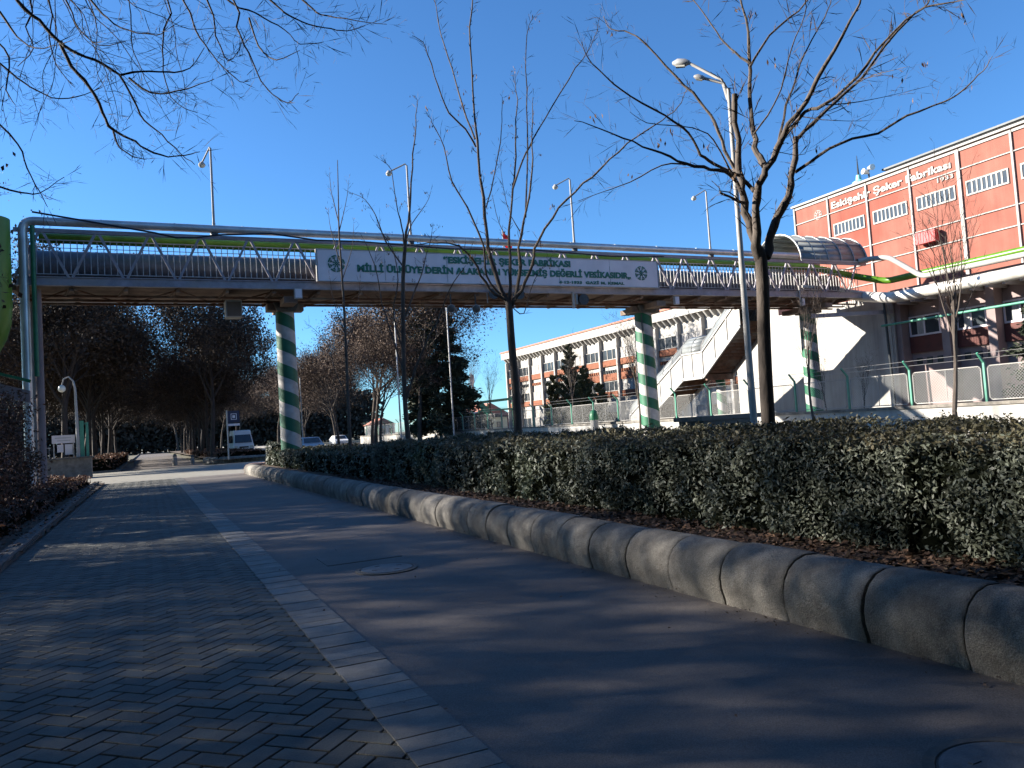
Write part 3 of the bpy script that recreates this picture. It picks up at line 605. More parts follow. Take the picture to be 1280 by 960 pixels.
def tall_shrub(name, label, cx, cy, z0, rx, ry, h, n, size, seed):
    r = np.random.RandomState(seed)
    t = thing(name, label, 'shrub', (cx, cy, z0)); mb = MB(); P = []; 
    for k in range(26):
        a = r.uniform(0, 6.28); q = r.uniform(.2, .95)**.6
        ex, ey = cx+math.cos(a)*rx*q, cy+math.sin(a)*ry*q; hz = h*(1-.35*q*q)*r.uniform(.7, 1.05)
        p = [Vector((cx+math.cos(a)*rx*.3*q, cy+math.sin(a)*ry*.3*q, z0))]
        for j in range(1, 5):
            f = j/4; p.append(Vector((p[0].x+(ex-p[0].x)*f**1.3+r.normal()*.05, p[0].y+(ey-p[0].y)*f**1.3+r.normal()*.05, z0+hz*f)))
        mb.tube(p, [.025, .02, .015, .010, .004], 5)
        for j in range(n//26):
            f = r.uniform(.12, 1); i = min(3, int(f*4)); u = f*4-i; c = p[i].lerp(p[i+1], u)
            P.append((c.x+r.normal()*.22, c.y+r.normal()*.22, c.z+r.normal()*.16))
    P = np.array(P); P[:, 2] = np.maximum(P[:, 2], z0+.03)
    N = r.normal(size=P.shape); N /= np.linalg.norm(N, axis=1, keepdims=True); T = np.cross(N, r.normal(size=P.shape)); T /= np.linalg.norm(T, axis=1, keepdims=True); B = np.cross(N, T)
    S = size*r.uniform(.5, 1.4, len(P))[:, None]
    mb.build('stems', M['bark_dark'], t); cards('leaves', P, T*S, B*S*.4, M['shrubleaf'], t, fold=.3)
    return t
tall_shrub('russet_shrub', 'tall russet-leaved shrub at the left edge below the green pipes', -3.65, 22.5, .06, 1.05, 1.8, 3.5, 13000, .05, 4)
tall_shrub('russet_shrub', 'waist-high russet shrub in front of the tall one at the left edge', -3.4, 19.0, .06, 1.0, 1.6, 2.1, 8500, .045, 5)
tall_shrub('russet_shrub', 'rounded brown shrub just beyond the tall one, beside the stone wall sign', -3.7, 26.5, .06, .8, 1.5, 2.1, 5200, .055, 6)

# ================================================================== BRIDGE
YN, YF = 30.8, 34.25
CT, CB = 7.55, 7.27
br = thing('footbridge', 'long steel truss footbridge carrying pipes over the path on striped columns', 'footbridge', (16, 32.5, 0))
for y, nm in ((YN, 'lower_beam'), (YF, 'lower_beam')):
    mb = MB(); mb.box(-3.9, 37.2, y-.08, y+.08, CB, CT)
    if y == YN:
        mb.box(-3.9, 37.2, y-.12, y+.08-.002, CB-.02, CB+.02); mb.box(-3.9, 37.2, y-.12, y+.078, CT-.02, CT+.015)
    mb.build(nm, M['lav_steel'], br)
    mb = MB(); mb.box(-3.9, 37.2, y-.06, y+.06, 9.12, 9.26); mb.build('upper_beam', M['lav_steel'], br)
x = -3.95
nodes = []
while x < 37.2: nodes.append(x); x += 1.72
for y in (YN, YF):
    for i, x in enumerate(nodes):
        for sx in (-1, 1):
            xt = x+sx*.80
            if xt < -3.9 or xt > 37.1: continue
            mb = MB(); mb.bar((x+sx*.05, y-.005*sx, CT-.01), (xt, y-.005*sx, 9.14), .085, .085, up=(0, 1, 0)); mb.build('diagonal_brace', M['lav_steel'], br)
def railing(y, name):
    mb = MB(); x = -3.7
    mb.box(-3.8, 37.1, y-.025, y+.025, 8.93, 8.97); mb.box(-3.8, 37.1, y-.015, y+.015, 7.72, 7.75); mb.box(-3.8, 37.1, y-.015, y+.015, 8.66, 8.68)
    while x < 37: mb.box(x-.014, x+.014, y-.012, y+.012, 7.75, 8.93); x += .21
    mb.build(name, M['rail'], br)
railing(YN+.32, 'railing'); railing(YF-.3, 'railing')
mb = MB(); mb.box(-3.9, 37.2, YN+.082, YF-.082, 7.34, 7.44); mb.build('deck', M['deckb'], br)
for x in nodes:
    mb = MB(); mb.bar((x, YN+.09, 7.21), (x, YF-.09, 7.21), .12, .20); mb.build('cross_beam', M['deckb'], br)
mb = MB()
for i in range(len(nodes)-1):
    a, b = nodes[i], nodes[i+1]
    mb.bar((a+.07, YN+.15, 7.17), (b-.07, YF-.15, 7.17), .05, .05) if i % 2 else mb.bar((a+.07, YF-.15, 7.17), (b-.07, YN+.15, 7.17), .05, .05)
mb.build('wind_bracing', M['rust'], br)
for y in (31.7, 32.6, 33.4):
    mb = MB(); mb.box(-3.9, 37.2, y-.05, y+.05, 7.02, 7.10); mb.build('underside_pipe', M['rust'], br)
for x in nodes[1:]:
    mb = MB(); mb.bar((x+.03, YN, CB-.02), (x-.25, YN+.7, 7.05), .07, .05); mb.build('beam_bracket', M['deckb'], br)
for (x, w, zt, gx) in ((5.27, .40, 6.95, 0), (22.95, .46, 6.95, 0), (34.2, .46, 6.95, 0)):
    mb = MB(); mb.lathe([(w*1.03, 0), (w*1.02, .3), (w*.98, 3.5), (w*.94, 6.6)], (0, 0, 0), 32)
    o = mb.build('striped_column', M['stripe'], br, org=(0, 0, 0), smooth=True); o.location = Vector((x, 32.5, .0))-Vector((16, 32.5, 0))
    mb = MB(); mb.extrude([(x-w*.9, 6.6), (x+w*.9, 6.6), (x+w*1.25, 6.95), (x-w*1.25, 6.95)], 32.0, 33.0, 'y')
    mb.build('column_head', M['kerb2'], br)
    mb = MB(); mb.box(x-.26, x+.26, YN+.1, YF-.1, 6.75, 7.0); mb.box(x-w*1.8, x+w*1.8, 32.2, 32.8, 6.65, 6.94); mb.build('head_beam', M['deckb'], br)
mb = MB(); mb.box(22.52, 22.56, 32.05, 32.09, .3, 6.5); mb.box(22.57, 22.59, 32.02, 32.04, .3, 6.2); mb.build('conduit', M['darkmetal'], br)
# barrel canopy at the right-hand end
mb = MB(); n = 14; cy = (YN+YF)/2; rr = 1.76; X0, X1 = 32.3, 37.3
for i in range(n):
    a, b = math.pi*i/n, math.pi*(i+1)/n
    mb.face([(X0, cy-rr*math.cos(a), 9.3+rr*.98*math.sin(a)), (X1, cy-rr*math.cos(a), 9.3+rr*.98*math.sin(a)), (X1, cy-rr*math.cos(b), 9.3+rr*.98*math.sin(b)), (X0, cy-rr*math.cos(b), 9.3+rr*.98*math.sin(b))])
cn = mb.build('barrel_canopy', M['poly'], br, smooth=True); so = cn.modifiers.new('thickness', 'SOLIDIFY'); so.thickness = .02
mb = MB()
for x in (X0-.02, 33.3, 34.3, 35.3, 36.3, X1+.02):
    mb.tube([(x, cy-(rr+.03)*math.cos(math.pi*k/n), 9.3+(rr+.03)*.98*math.sin(math.pi*k/n)) for k in range(n+1)], .05 if x in (X0-.02, X1+.02) else .03, 6)
for k in (3, 11): a = math.pi*k/n; mb.tube([(X0, cy-(rr+.02)*math.cos(a), 9.3+(rr+.02)*.98*math.sin(a)), (X1, cy-(rr+.02)*math.cos(a), 9.3+(rr+.02)*.98*math.sin(a))], .02, 6)
mb.box(X0, X1, cy-rr-.05, cy-rr+.03, 9.265, 9.34); mb.box(X0, X1, cy+rr-.03, cy+rr+.05, 9.265, 9.34)
mb.build('canopy_frame', M['white_steel'], br, smooth=True)
# left end supports
mb = MB(); mb.tube([(-3.62, 33.3, 9.2), (-3.62, 33.3, 0)], .17, 12); mb.build('end_post', M['lav_steel'], br, smooth=True)
mb = MB(); mb.tube([(-3.3, 31.2, 7.2), (-3.3, 31.2, 0)], .13, 10); mb.build('end_post', M['mauve'], br, smooth=True)
mb = MB(); mb.extrude([(-8, 5.0), (-3.5, 3.6), (-3.5, 3.2), (-8, 4.3)], 30.2, 30.4, 'y'); mb.build('stair_parapet', M['mauve'], br)
mb = MB(); mb.bar((-8, 30.1, 5.35), (-3.45, 30.1, 3.9), .1, .1); mb.build('stair_rail', M['darkgreen'], br)

# ---- the stairway down to the factory yard
st = thing('covered_stairway', 'white covered stairway with a landing coming down from the footbridge behind the fence', 'stairway', (31.9, 39, 0))
def flight(y0, z0, y1, z1, nm):
    for x, w in ((30.95, 'near'), (33.1, 'far')):
        mb = MB(); mb.extrude([(y0, z0-.35), (y1, z1-.35), (y1, z1+1.25), (y0, z0+1.25)], x-.03, x+.03, 'x'); mb.build('side_panel', M['whitewall'], st)
        mb = MB(); mb.bar((x-.05, y0, z0-.3), (x-.05, y1, z1-.3), .12, .16); mb.bar((x-.05, y0, z0+1.27), (x-.05, y1, z1+1.27), .09, .09)
        n = max(2, int(abs(y1-y0)/1.1))
        for k in range(n+1):
            f = k/n; yy = y0+(y1-y0)*f; zz = z0+(z1-z0)*f; mb.box(x-.075, x-.035, yy-.03, yy+.03, zz-.25, zz+1.25)
        mb.build('stair_frame', M['white_steel'], st)
    n = max(3, int(abs(z1-z0)/.17)) if abs(z1-z0) > .1 else 1
    mb = MB()
    for k in range(n):
        a = y0+(y1-y0)*k/n; b = y0+(y1-y0)*(k+1)/n; z = z0+(z1-z0)*(k+1)/n
        mb.box(31.0, 33.05, a, b, z-.06, z); 
        if n > 1: mb.box(31.0, 33.05, a, a+.03, z, z+(z0-z1)/n)
    mb.build('steps' if n > 1 else 'landing', M['rust'], st)
    mb = MB(); N = 10; cx = 32.02; rr = 1.12
    for i in range(N):
        a, b = math.pi*i/N, math.pi*(i+1)/N
        q = []
        for (yy, zz, t) in ((y0, z0, a), (y1, z1, a), (y1, z1, b), (y0, z0, b)): q.append((cx-rr*math.cos(t), yy, zz+1.32+rr*.95*math.sin(t)))
        mb.face(q)
    c = mb.build('canopy', M['poly'], st, smooth=True); c.modifiers.new('thickness', 'SOLIDIFY').thickness = .02
    mb = MB(); k = max(2, int(abs(y1-y0)/1.0))
    for j in range(k+1):
        f = j/k; yy = y0+(y1-y0)*f; zz = z0+(z1-z0)*f
        mb.tube([(cx-(rr+.02)*math.cos(math.pi*i/N), yy, zz+1.32+(rr+.02)*.95*math.sin(math.pi*i/N)) for i in range(N+1)], .025, 5)
    mb.build('canopy_ribs', M['white_steel'], st)
flight(34.34, 6.5, 37.9, 3.85, 'upper'); flight(37.95, 3.85, 39.9, 3.85, 'mid'); flight(39.95, 3.8, 46.2, .25, 'lower')
mb = MB(); mb.lathe([(.30, 0), (.29, 3.3)], (0, 0, 0), 24)
o = mb.build('striped_column', M['stripe'], st, org=(0, 0, 0), smooth=True); o.location = Vector((32.6, 38.4, .1))-Vector((31.9, 39, 0))
mb = MB(); mb.box(31, 33.05, 38.2, 38.6, 3.4, 3.7); mb.box(31.0, 33.05, 37.7, 37.85, 3.35, 3.7); mb.build('landing_beam', M['rust'], st)

# ---- pipes carried by the bridge
def pipe(name, label, pts, r, m, n=16, bands=0, cat='pipe'):
    P = [Vector(p) for p in pts]; Q = [P[0]]
    for i in range(1, len(P)-1):      # rounded elbows
        a = (P[i-1]-P[i]); b = (P[i+1]-P[i]); q = min(r*2.4, a.length*.45, b.length*.45); A = P[i]+a.normalized()*q; B = P[i]+b.normalized()*q
        for k in range(7): t = k/6; Q.append(A.lerp(P[i], t).lerp(P[i].lerp(B, t), t))
    Q.append(P[-1])
    t = thing(name, label, cat, P[0]); mb = MB(); mb.tube(Q, r, n); mb.build('pipe_run', m, t, smooth=True)
    if bands:
        mb = MB()
        for i in range(len(P)-1):
            L = (P[i+1]-P[i]).length; d = (P[i+1]-P[i]).normalized(); s = bands
            while s < L-r*2.5:
                c = P[i]+d*s; mb.tube([c-d*.03, c+d*.03], r+.008, n); s += bands
        mb.build('joint_bands', m, t, smooth=True)
    return t
pipe('silver_pipe', 'silver pipe along the near top edge of the footbridge, bending down at its left end', [(-3.62, 30.75, .1), (-3.62, 30.75, 9.50), (32.0, 30.75, 9.50)], .15, M['galv'], bands=2.4)
pipe('white_pipe', 'white pipe stepping down in a zigzag from the bridge canopy to the factory wall', [(36.6, 30.75, 9.35), (37.0, 30.3, 9.40), (37.0, 29.1, 9.22), (37.0, 27.2, 7.78), (37.0, 5, 7.60)], .14, M['whitetrim'], bands=2.2)
pipe('green_pipe', 'bright lime green pipe running through the bridge and along the red factory wall', [(-3.2, 31.35, 9.06), (33.5, 31.35, 9.06), (36.6, 31.2, 8.6), (37.4, 29.7, 8.02), (37.4, 5, 8.06)], .18, M['greenpipe'], bands=1.3)
pipe('fat_grey_pipe', 'wide grey clad duct lying inside the footbridge behind its railing', [(-3.4, 32.5, 8.3), (36.4, 32.5, 8.3)], .56, M['duct'], 24, bands=.55)
pipe('fat_silver_pipe', 'thick pale pipe bending off the right end of the bridge along the factory', [(36.6, 32.4, 7.9), (37.0, 30.9, 7.35), (36.55, 28.7, 6.9), (36.4, 5, 6.9)], .3, M['fatpipe'], 20, bands=1.8)
pipe('thin_green_pipe', 'thin mint green pipe sloping across the shaded lower factory windows', [(36.6, 29.6, 5.5), (36.5, 5, 5.55)], .065, M['mint'], 10)
pipe('dark_pipe', 'thin dark drain pipe dropping from the right end of the bridge', [(37.3, 29.9, 7.0), (37.3, 29.75, .2)], .07, M['darkmetal'], 8)
pipe('green_duct', 'fat glossy green vertical pipe cut by the left edge of the picture', [(-4.42, 29.4, 9.15), (-4.42, 29.4, 4.9), (-7.2, 29.4, 3.6)], .62, M['greenpipe'], 24)
pipe('dark_green_drain', 'slim dark green drain pipe beside the silver pipe at the left bridge end', [(-3.32, 30.6, 9.3), (-3.32, 30.6, 4.1)], .075, M['darkgreen'], 10)
c = []
for (x, z) in ((-3.3, 9.75), (-1.9, 9.55), (.5, 9.2), (1.2, 9.05), (1.9, 9.08), (2.6, 9.22), (4.6, 9.36), (6.3, 9.18), (8, 9.2), (12, 9.05), (16, 9.15), (20, 9.0), (23, 9.1)): c.append((x, 30.5, z))
mb = MB(); mb.tube(c, .032, 6); tag(mb.build('sagging_cable', M['navypipe'], org=c[0], smooth=True), 'dark cable sagging along the near side of the footbridge', 'cable')

# ---- the banner sign
def text_mesh(body, size, align='LEFT', bold=0.0, spacing=1.0, thick=.01):
    cu = bpy.data.curves.new('t', 'FONT'); cu.body = body; cu.size = size; cu.align_x = align; cu.extrude = thick; cu.offset = bold; cu.space_character = spacing; cu.resolution_u = 4
    ob = bpy.data.objects.new('t', cu); COL.objects.link(ob); bpy.context.view_layer.update()
    me = bpy.data.meshes.new_from_object(ob.evaluated_get(bpy.context.evaluated_depsgraph_get())); bpy.data.objects.remove(ob); bpy.data.curves.remove(cu)
    return me
def place_text(name, body, size, parent, loc, width, m, rot, bold=0.0, spacing=1.0, thick=.01):
    me = text_mesh(body, size, 'LEFT', bold, spacing, thick)
    xs = [v.co.x for v in me.vertices]; w = max(xs)-min(xs); x0 = min(xs); k = width/w
    for v in me.vertices: v.co.x = (v.co.x-x0)*k
    me.materials.clear(); me.materials.append(m)
    o = bpy.data.objects.new(name, me); COL.objects.link(o); o.parent = parent; o.location = Vector(loc)-ORG[parent.name]; o.rotation_euler = rot
    return o
def emblem(parent, c, r, ax, m, depth=.02):
    """ring with eight arrow-headed spokes; ax = 'y' faces the path, 'x' faces left"""
    mb = MB(); f = (lambda u, v, d: (c[0]+u, c[1]-d, c[2]+v)) if ax == 'y' else (lambda u, v, d: (c[0]-d, c[1]-u, c[2]+v))
    n = 40
    for i in range(n):
        a, b = 2*math.pi*i/n, 2*math.pi*(i+1)/n
        if i % 5 == 4: continue
        for r0, r1 in ((r*.84, r),):
            mb.face([f(r0*math.cos(a), r0*math.sin(a), depth), f(r1*math.cos(a), r1*math.sin(a), depth), f(r1*math.cos(b), r1*math.sin(b), depth), f(r0*math.cos(b), r0*math.sin(b), depth)])
    for i in range(8):
        t = 2*math.pi*i/8+.39; ct, s_ = math.cos(t), math.sin(t)
        def g(u, v): return f(u*ct-v*s_, u*s_+v*ct, depth+.001)
        mb.face([g(.05*r, -.045*r), g(.8*r, -.045*r), g(.8*r, .045*r), g(.05*r, .045*r)])
        mb.face([g(.52*r, 0), g(.74*r, -.2*r), g(.78*r, -.14*r), g(.62*r, .0)]); mb.face([g(.52*r, .001), g(.62*r, .001), g(.78*r, .14*r), g(.74*r, .2*r)])
        mb.face([g(.22*r, 0), g(.36*r, -.11*r), g(.40*r, -.06*r), g(.32*r, 0)]); mb.face([g(.22*r, .001), g(.32*r, .001), g(.40*r, .06*r), g(.36*r, .11*r)])
    o = mb.build('emblem', m, parent); o.modifiers.new('thickness', 'SOLIDIFY').thickness = .008
    return o
YS = 30.42
sg = thing('banner_sign', 'long pale sign panel with green Turkish lettering fixed to the side of the footbridge', 'sign', (14.4, YS, 7.55))
mb = MB()
xs = [6.28, 9.0, 11.7, 14.4, 17.1, 19.8, 22.5]
for a, b in zip(xs[:-1], xs[1:]):
    mb = MB(); mb.box(a+.004, b-.004, YS, YS+.14, 7.56, 8.80); mb.build('sign_board', M['panel'], sg)
mb = MB(); mb.box(6.26, 22.52, YS-.02, YS+.15, 7.53, 7.558); mb.box(6.26, 22.52, YS-.02, YS+.15, 8.802, 8.83); mb.box(6.23, 6.262, YS-.02, YS+.15, 7.53, 8.83); mb.box(22.518, 22.55, YS-.02, YS+.15, 7.53, 8.83)
mb.build('sign_frame', M['white_steel'], sg)
RX = (R(90), 0, 0)
place_text('lettering', '“ESKİŞEHİR ŞEKER FABRİKASI', .37, sg, (11.55, YS-.012, 8.42), 6.15, M['textgreen'], RX, .019, 1.05)
place_text('lettering', 'MİLLİ ÜLKÜYE DERİN ALAKANIN YÜKSELMİŞ DEĞERLİ VESİKASIDIR„', .37, sg, (7.85, YS-.012, 7.96), 13.1, M['textgreen'], RX, .019, 1.05)
place_text('lettering', '4·12·1933  GAZİ M. KEMAL', .165, sg, (17.05, YS-.012, 7.65), 3.5, M['textgreen'], RX, .008, 1.1)
emblem(sg, (7.02, YS, 8.25), .34, 'y', M['textgreen']); emblem(sg, (21.55, YS, 8.22), .34, 'y', M['textgreen'])
mb = MB()
for x in (9.0, 11.7, 17.1, 19.8): mb.box(x-.012, x+.012, YS-.012, YS-.002, 7.62, 8.5)
mb.build('seam_strip', M['white_steel'], sg)

# lamps on the bridge
def bridge_lamp(x, label, proto=None):
    if proto: return copy_thing(proto, (x, 30.78, 9.6), label)
    t = thing('bridge_lamp', label, 'lamp', (x, 30.78, 9.6), 'lamp posts standing on the footbridge')
    mb = MB(); mb.tube([(x, 30.78, 9.3), (x, 30.78, 9.75)], .06, 10); mb.tube([(x, 30.78, 9.75), (x, 30.78, 12.62)], [.05, .04], 10); mb.build('pole', M['whitetrim'], t, smooth=True)
    mb = MB(); mb.tube([(x, 30.78, 12.6), (x-.06, 30.78, 12.68), (x-.75, 30.78, 12.30)], .03, 8); mb.build('arm', M['whitetrim'], t, smooth=True)
    mb = MB(); mb.lathe([(.02, .12), (.06, .1), (.12, .02), (.14, -.03)], (x-.8, 30.78, 12.22), 14); h = mb.build('lamp_head', M['whitetrim'], t, smooth=True)
    mb = MB(); mb.lathe([(.13, 0), (.10, -.06), (.04, -.09)], (x-.8, 30.78, 12.188), 14); mb.build('lamp_glass', M['lens'], h, smooth=True)
    mb = MB(); mb.box(x-.09, x+.09, 30.66, 30.9, 9.25, 9.36); mb.build('clamp', M['darkmetal'], t)
    return t
bl = bridge_lamp(10.3, 'white lamp post on the bridge behind the thin young trees, second from the left')
o = bridge_lamp(2.55, 'leftmost white lamp post on the bridge, with its arm end-on', bl); o.rotation_euler.z = R(-70)
bridge_lamp(18.2, 'white lamp post on the bridge above the right half of the banner sign', bl)
bridge_lamp(26.15, 'rightmost white lamp post on the bridge, left of the tall street lamp', bl)

# small boxes and floodlights below the bridge
for x, z, w, lab in ((5.5, 7.05, .3, 'small white junction box under the bridge beside the nearest striped column'), (23.6, 6.95, .28, 'small white junction box under the bridge beside the middle striped column'), (31.9, 6.95, .22, 'narrow white junction box under the bridge near the right striped column')):
    t = thing('junction_box', lab, 'junction box', (x, 30.55, z))
    mb = MB(); mb.box(x-w/2, x+w/2, 30.48, 30.62, z-.2, z+.2); mb.build('casing', M['whitetrim'], t)
    mb = MB(); mb.box(x-w/2+.03, x+w/2-.03, 30.468, 30.479, z-.17, z+.17); mb.build('door', M['panel'], t)
def flood(x, lab, proto=None):
    if proto: return copy_thing(proto, (x, 30.9, 6.9), lab)
    t = thing('floodlight', lab, 'floodlight', (x, 30.9, 6.9), 'floodlights hanging under the footbridge')
    mb = MB(); mb.bar((x, 30.9, 7.2), (x, 30.9, 6.75), .05, .05); mb.build('hanger', M['darkmetal'], t)
    mb = MB(); P0 = Vector((x+.05, 31.0, 6.62)); d = Vector((-.3, -.9, -.35)).normalized(); mb.tube([P0, P0+d*.08, P0+d*.2, P0+d*.27], [.08, .15, .18, .185], 16); mb.build('housing', M['whitetrim'], t, smooth=True)
    mb = MB(); mb.tube([P0+d*.27, P0+d*.29], [.16, .13], 16); mb.build('lamp_glass', M['iron'], t, smooth=True)
    return t
fl = flood(11.95, 'left round floodlight hanging under the bridge beside the second young tree'); flood(13.1, 'right round floodlight hanging under the bridge beside the second young tree', fl)
def horn(x, lab, proto=None):
    if proto: return copy_thing(proto, (x, 30.6, 7.2), lab)
    t = thing('loudspeaker', lab, 'loudspeaker', (x, 30.6, 7.2), 'dark horn loudspeakers under the banner sign')
    mb = MB(); P0 = Vector((x, 30.75, 7.12)); d = Vector((0, -1, 0)); mb.tube([P0, P0+d*.15, P0+d*.35, P0+d*.42], [.07, .09, .22, .24], 14); mb.build('horn_bell', M['darkmetal'], t, smooth=True)
    mb = MB(); mb.bar((x-.2, 30.6, 7.2), (x-.2, 30.6, 6.75), .04, .04); mb.build('bracket', M['whitetrim'], t)
    return t
hn = horn(13.75, 'left dark horn loudspeaker under the middle of the banner sign'); horn(15.0, 'right dark horn loudspeaker under the middle of the banner sign', hn)
for x, lab in ((-0.2+1.35, 'square white duct end hanging under the bridge left of the nearest column'),):
    pass
t = thing('hanging_duct', 'square grey duct end hanging under the bridge to the left of the nearest striped column', 'duct', (3.4, 32.4, 7.0))
mb = MB(); mb.box(2.95, 3.55, 31.9, 32.6, 6.35, 7.02); mb.build('duct_box', M['whitetrim'], t)
mb = MB(); mb.box(2.99, 3.51, 31.88, 31.899, 6.38, 6.95); mb.build('louvre', M['deckb'], t)
t = thing('hanging_duct', 'white slotted bracket hanging under the right part of the banner sign', 'bracket', (18.1, 30.7, 7.1))
mb = MB(); mb.box(17.82, 17.92, 30.6, 30.7, 6.55, 7.3); mb.build('bracket_arm', M['whitetrim'], t)
mb = MB(); mb.box(18.0, 18.1, 30.62, 30.72, 6.75, 7.2); mb.build('bracket_arm', M['whitetrim'], t)
mb = MB(); mb.tube([(18.35, 30.9, 6.95), (18.35, 30.5, 6.95)], [.2, .26], 12); mb.build('lamp_cowl', M['darkmetal'], t)
t = thing('security_camera', 'small white security camera on the right part of the bridge above the white wall', 'camera', (31.95, 30.55, 7.75))
mb = MB(); mb.box(31.8, 31.86, 30.62, 30.68, 7.1, 7.85); mb.build('bracket', M['whitetrim'], t)
mb = MB(); mb.bar((31.9, 30.5, 7.78), (32.45, 30.3, 7.72), .16, .14); mb.build('camera_body', M['whitetrim'], t)
fg = thing('flag', 'small red flag on a short white pole above the middle of the footbridge', 'flag', (15.9, 33.6, 9.3))
mb = MB(); mb.tube([(15.9, 33.6, 9.2), (15.9, 33.6, 10.9)], .03, 8); mb.build('pole', M['whitetrim'], fg)
mb = MB(); 
for i in range(6):
    for j in range(5):
        def q(i, j): return (15.93+i*.07+.02*math.sin(j*2), 33.6+.06*math.sin(i*1.6+j*.8), 10.75-j*.14-i*.06)
        mb.face([q(i, j), q(i+1, j), q(i+1, j+1), q(i, j+1)])
mb.build('cloth', M['red'], fg, smooth=True)
# ================================================================== FACTORY BUILDINGS
FX = 42.0
rb = thing('red_factory_block', 'tall brick-red factory block with a white grid and white lettering', 'factory', (48, 23, 0))
mb = MB(); mb.box(FX, 60, 4, 40.33, 0, 15.38); mb.build('walls', M['redwall'], rb)
mull = [40.25, 37.3, 34.2, 31.12, 28.02, 25.0, 21.9, 18.8, 15.8, 12.7, 9.6, 6.5]
mb = MB()
for i, y in enumerate(mull):
    w = .10 if i == 4 else .055
    mb.box(FX-.10, FX-.001, y-w, y+w, 0, 15.3)
for z, h in ((15.24, .07), (14.15, .03), (11.3, .03), (10.2, .03), (8.9, .03)):
    for a, b in zip(mull[:-1], mull[1:]): mb.box(FX-.07, FX-.002, b+.085 if b != 28.02 else b+.135, a-.085 if a != 28.02 else a-.135, z-h, z+h)
mb.box(FX-.2, 60.1, 3.9, 40.4, 15.381, 15.5); mb.build('white_grid', M['whitetrim'], rb)
mb = MB(); mb.box(FX+1.2, 59, 3.9, 33.6, 15.5, 16.05); mb.build('parapet', M['whitetrim'], rb)
mb = MB(); mb.box(FX+1.0, 59, 3.8, 33.75, 16.051, 16.16); mb.build('roof_edge', M['darkmetal'], rb)
for i in range(1, len(mull)-1):
    a, b = mull[i], mull[i+1]; y1 = a-.42; y0 = b+.38; z0, z1 = 12.62, 13.28
    mb = MB(); mb.box(FX-.06, FX-.003, y0, y1, z1, z1+.09); mb.box(FX-.06, FX-.003, y0, y1, z0-.09, z0); mb.box(FX-.06, FX-.003, y0-.08, y0, z0-.09, z1+.09); mb.box(FX-.06, FX-.003, y1, y1+.08, z0-.09, z1+.09)
    n = 8
    for k in range(1, n): y = y0+(y1-y0)*k/n; mb.box(FX-.055, FX-.003, y-.045, y+.045, z0, z1)
    w = mb.build('window', M['whitetrim'], rb)
    mb = MB(); mb.box(FX-.03, FX-.001, y0, y1, z0, z1); mb.build('panes', M['glass'], w)
RL = (R(90), 0, R(-90))
place_text('lettering', 'Eskişehir Şeker Fabrikası', .62, rb, (FX-.03, 37.0, 14.42), 8.55, M['whitetrim'], RL, .02, 1.0, .03)
place_text('lettering', '1933', .34, rb, (FX-.03, 29.35, 13.82), 1.0, M['whitetrim'], RL, .012, 1.2, .03)
mb = MB(); mb.tube([(FX-.005, 38.2, 14.35), (FX-.03, 38.2, 14.35)], .33, 32); o = mb.build('emblem_disc', M['whitetrim'], rb)
emblem(rb, (FX-.03, 38.2, 14.35), .30, 'x', M['redwall'], .01)
t = thing('wall_cabinet', 'red box mounted on the red factory wall to the right of the white pipe', 'wall cabinet', (41.6, 30, 10.9))
mb = MB(); mb.box(41.45, 41.89, 29.45, 30.7, 10.45, 11.12); mb.build('casing', M['redbox'], t)
mb = MB()
for k in range(7): mb.box(41.43, 41.449, 29.5+k*.17, 29.59+k*.17, 10.5, 11.08)
mb.build('ribs', M['redbox'], t)
t = thing('roof_siren', 'small teal roof unit with a dark mast on the red factory roof', 'roof unit', (42.6, 35.2, 15.5))
mb = MB(); mb.lathe([(.42, 0), (.40, .25), (.18, .38), (.14, .7)], (42.6, 35.2, 15.5), 16); mb.build('base', M['teal'], t, smooth=True)
mb = MB(); mb.tube([(42.6, 35.2, 16.2), (42.6, 35.2, 17.5)], [.07, .015], 8); mb.build('mast', M['darkmetal'], t)
t = thing('roof_siren', 'small dark horn cluster beside the teal unit on the red factory roof', 'roof unit', (42.6, 34.4, 15.5))
mb = MB(); mb.tube([(42.6, 34.4, 15.5), (42.6, 34.4, 16.3)], .05, 8); mb.build('mast', M['darkmetal'], t)
mb = MB(); mb.tube([(42.6, 34.4, 16.1), (42.2, 34.5, 16.2)], [.1, .2], 10); mb.tube([(42.6, 34.4, 16.4), (42.5, 34.0, 16.35)], [.1, .2], 10); mb.build('horns', M['galv'], t)

an = thing('factory_annex', 'low factory wing with a blank white wall and shaded mauve bays below the pipes', 'building', (40, 25, 0))
mb = MB(); mb.box(38, 41.998, 30.0, 42.9, 0, 7.45); mb.build('white_wall', M['whitewall'], an)
mb = MB(); mb.box(38.9, 41.998, 4, 29.998, 0, 7.3); mb.build('shaded_wall', M['mauve'], an)
piers = [29.85, 27.05, 24.55, 22.0, 19.4, 16.8, 14.2, 11.6, 9]
mb = MB()
for y in piers: mb.box(38.2, 38.898, y-.22, y+.14 if y > 29 else y+.22, 0, 6.9)
mb.build('piers', M['mauve'], an)
mb = MB(); mb.box(37.7, 41.99, 4, 29.9, 6.95, 7.5); mb.build('eave', M['mauve'], an)
mb = MB(); y = 5
while y < 29.6: mb.box(37.35, 38.89, y-.07, y+.07, 6.62, 6.948); y += .83
mb.build('eave_beams', M['whitetrim'], an)
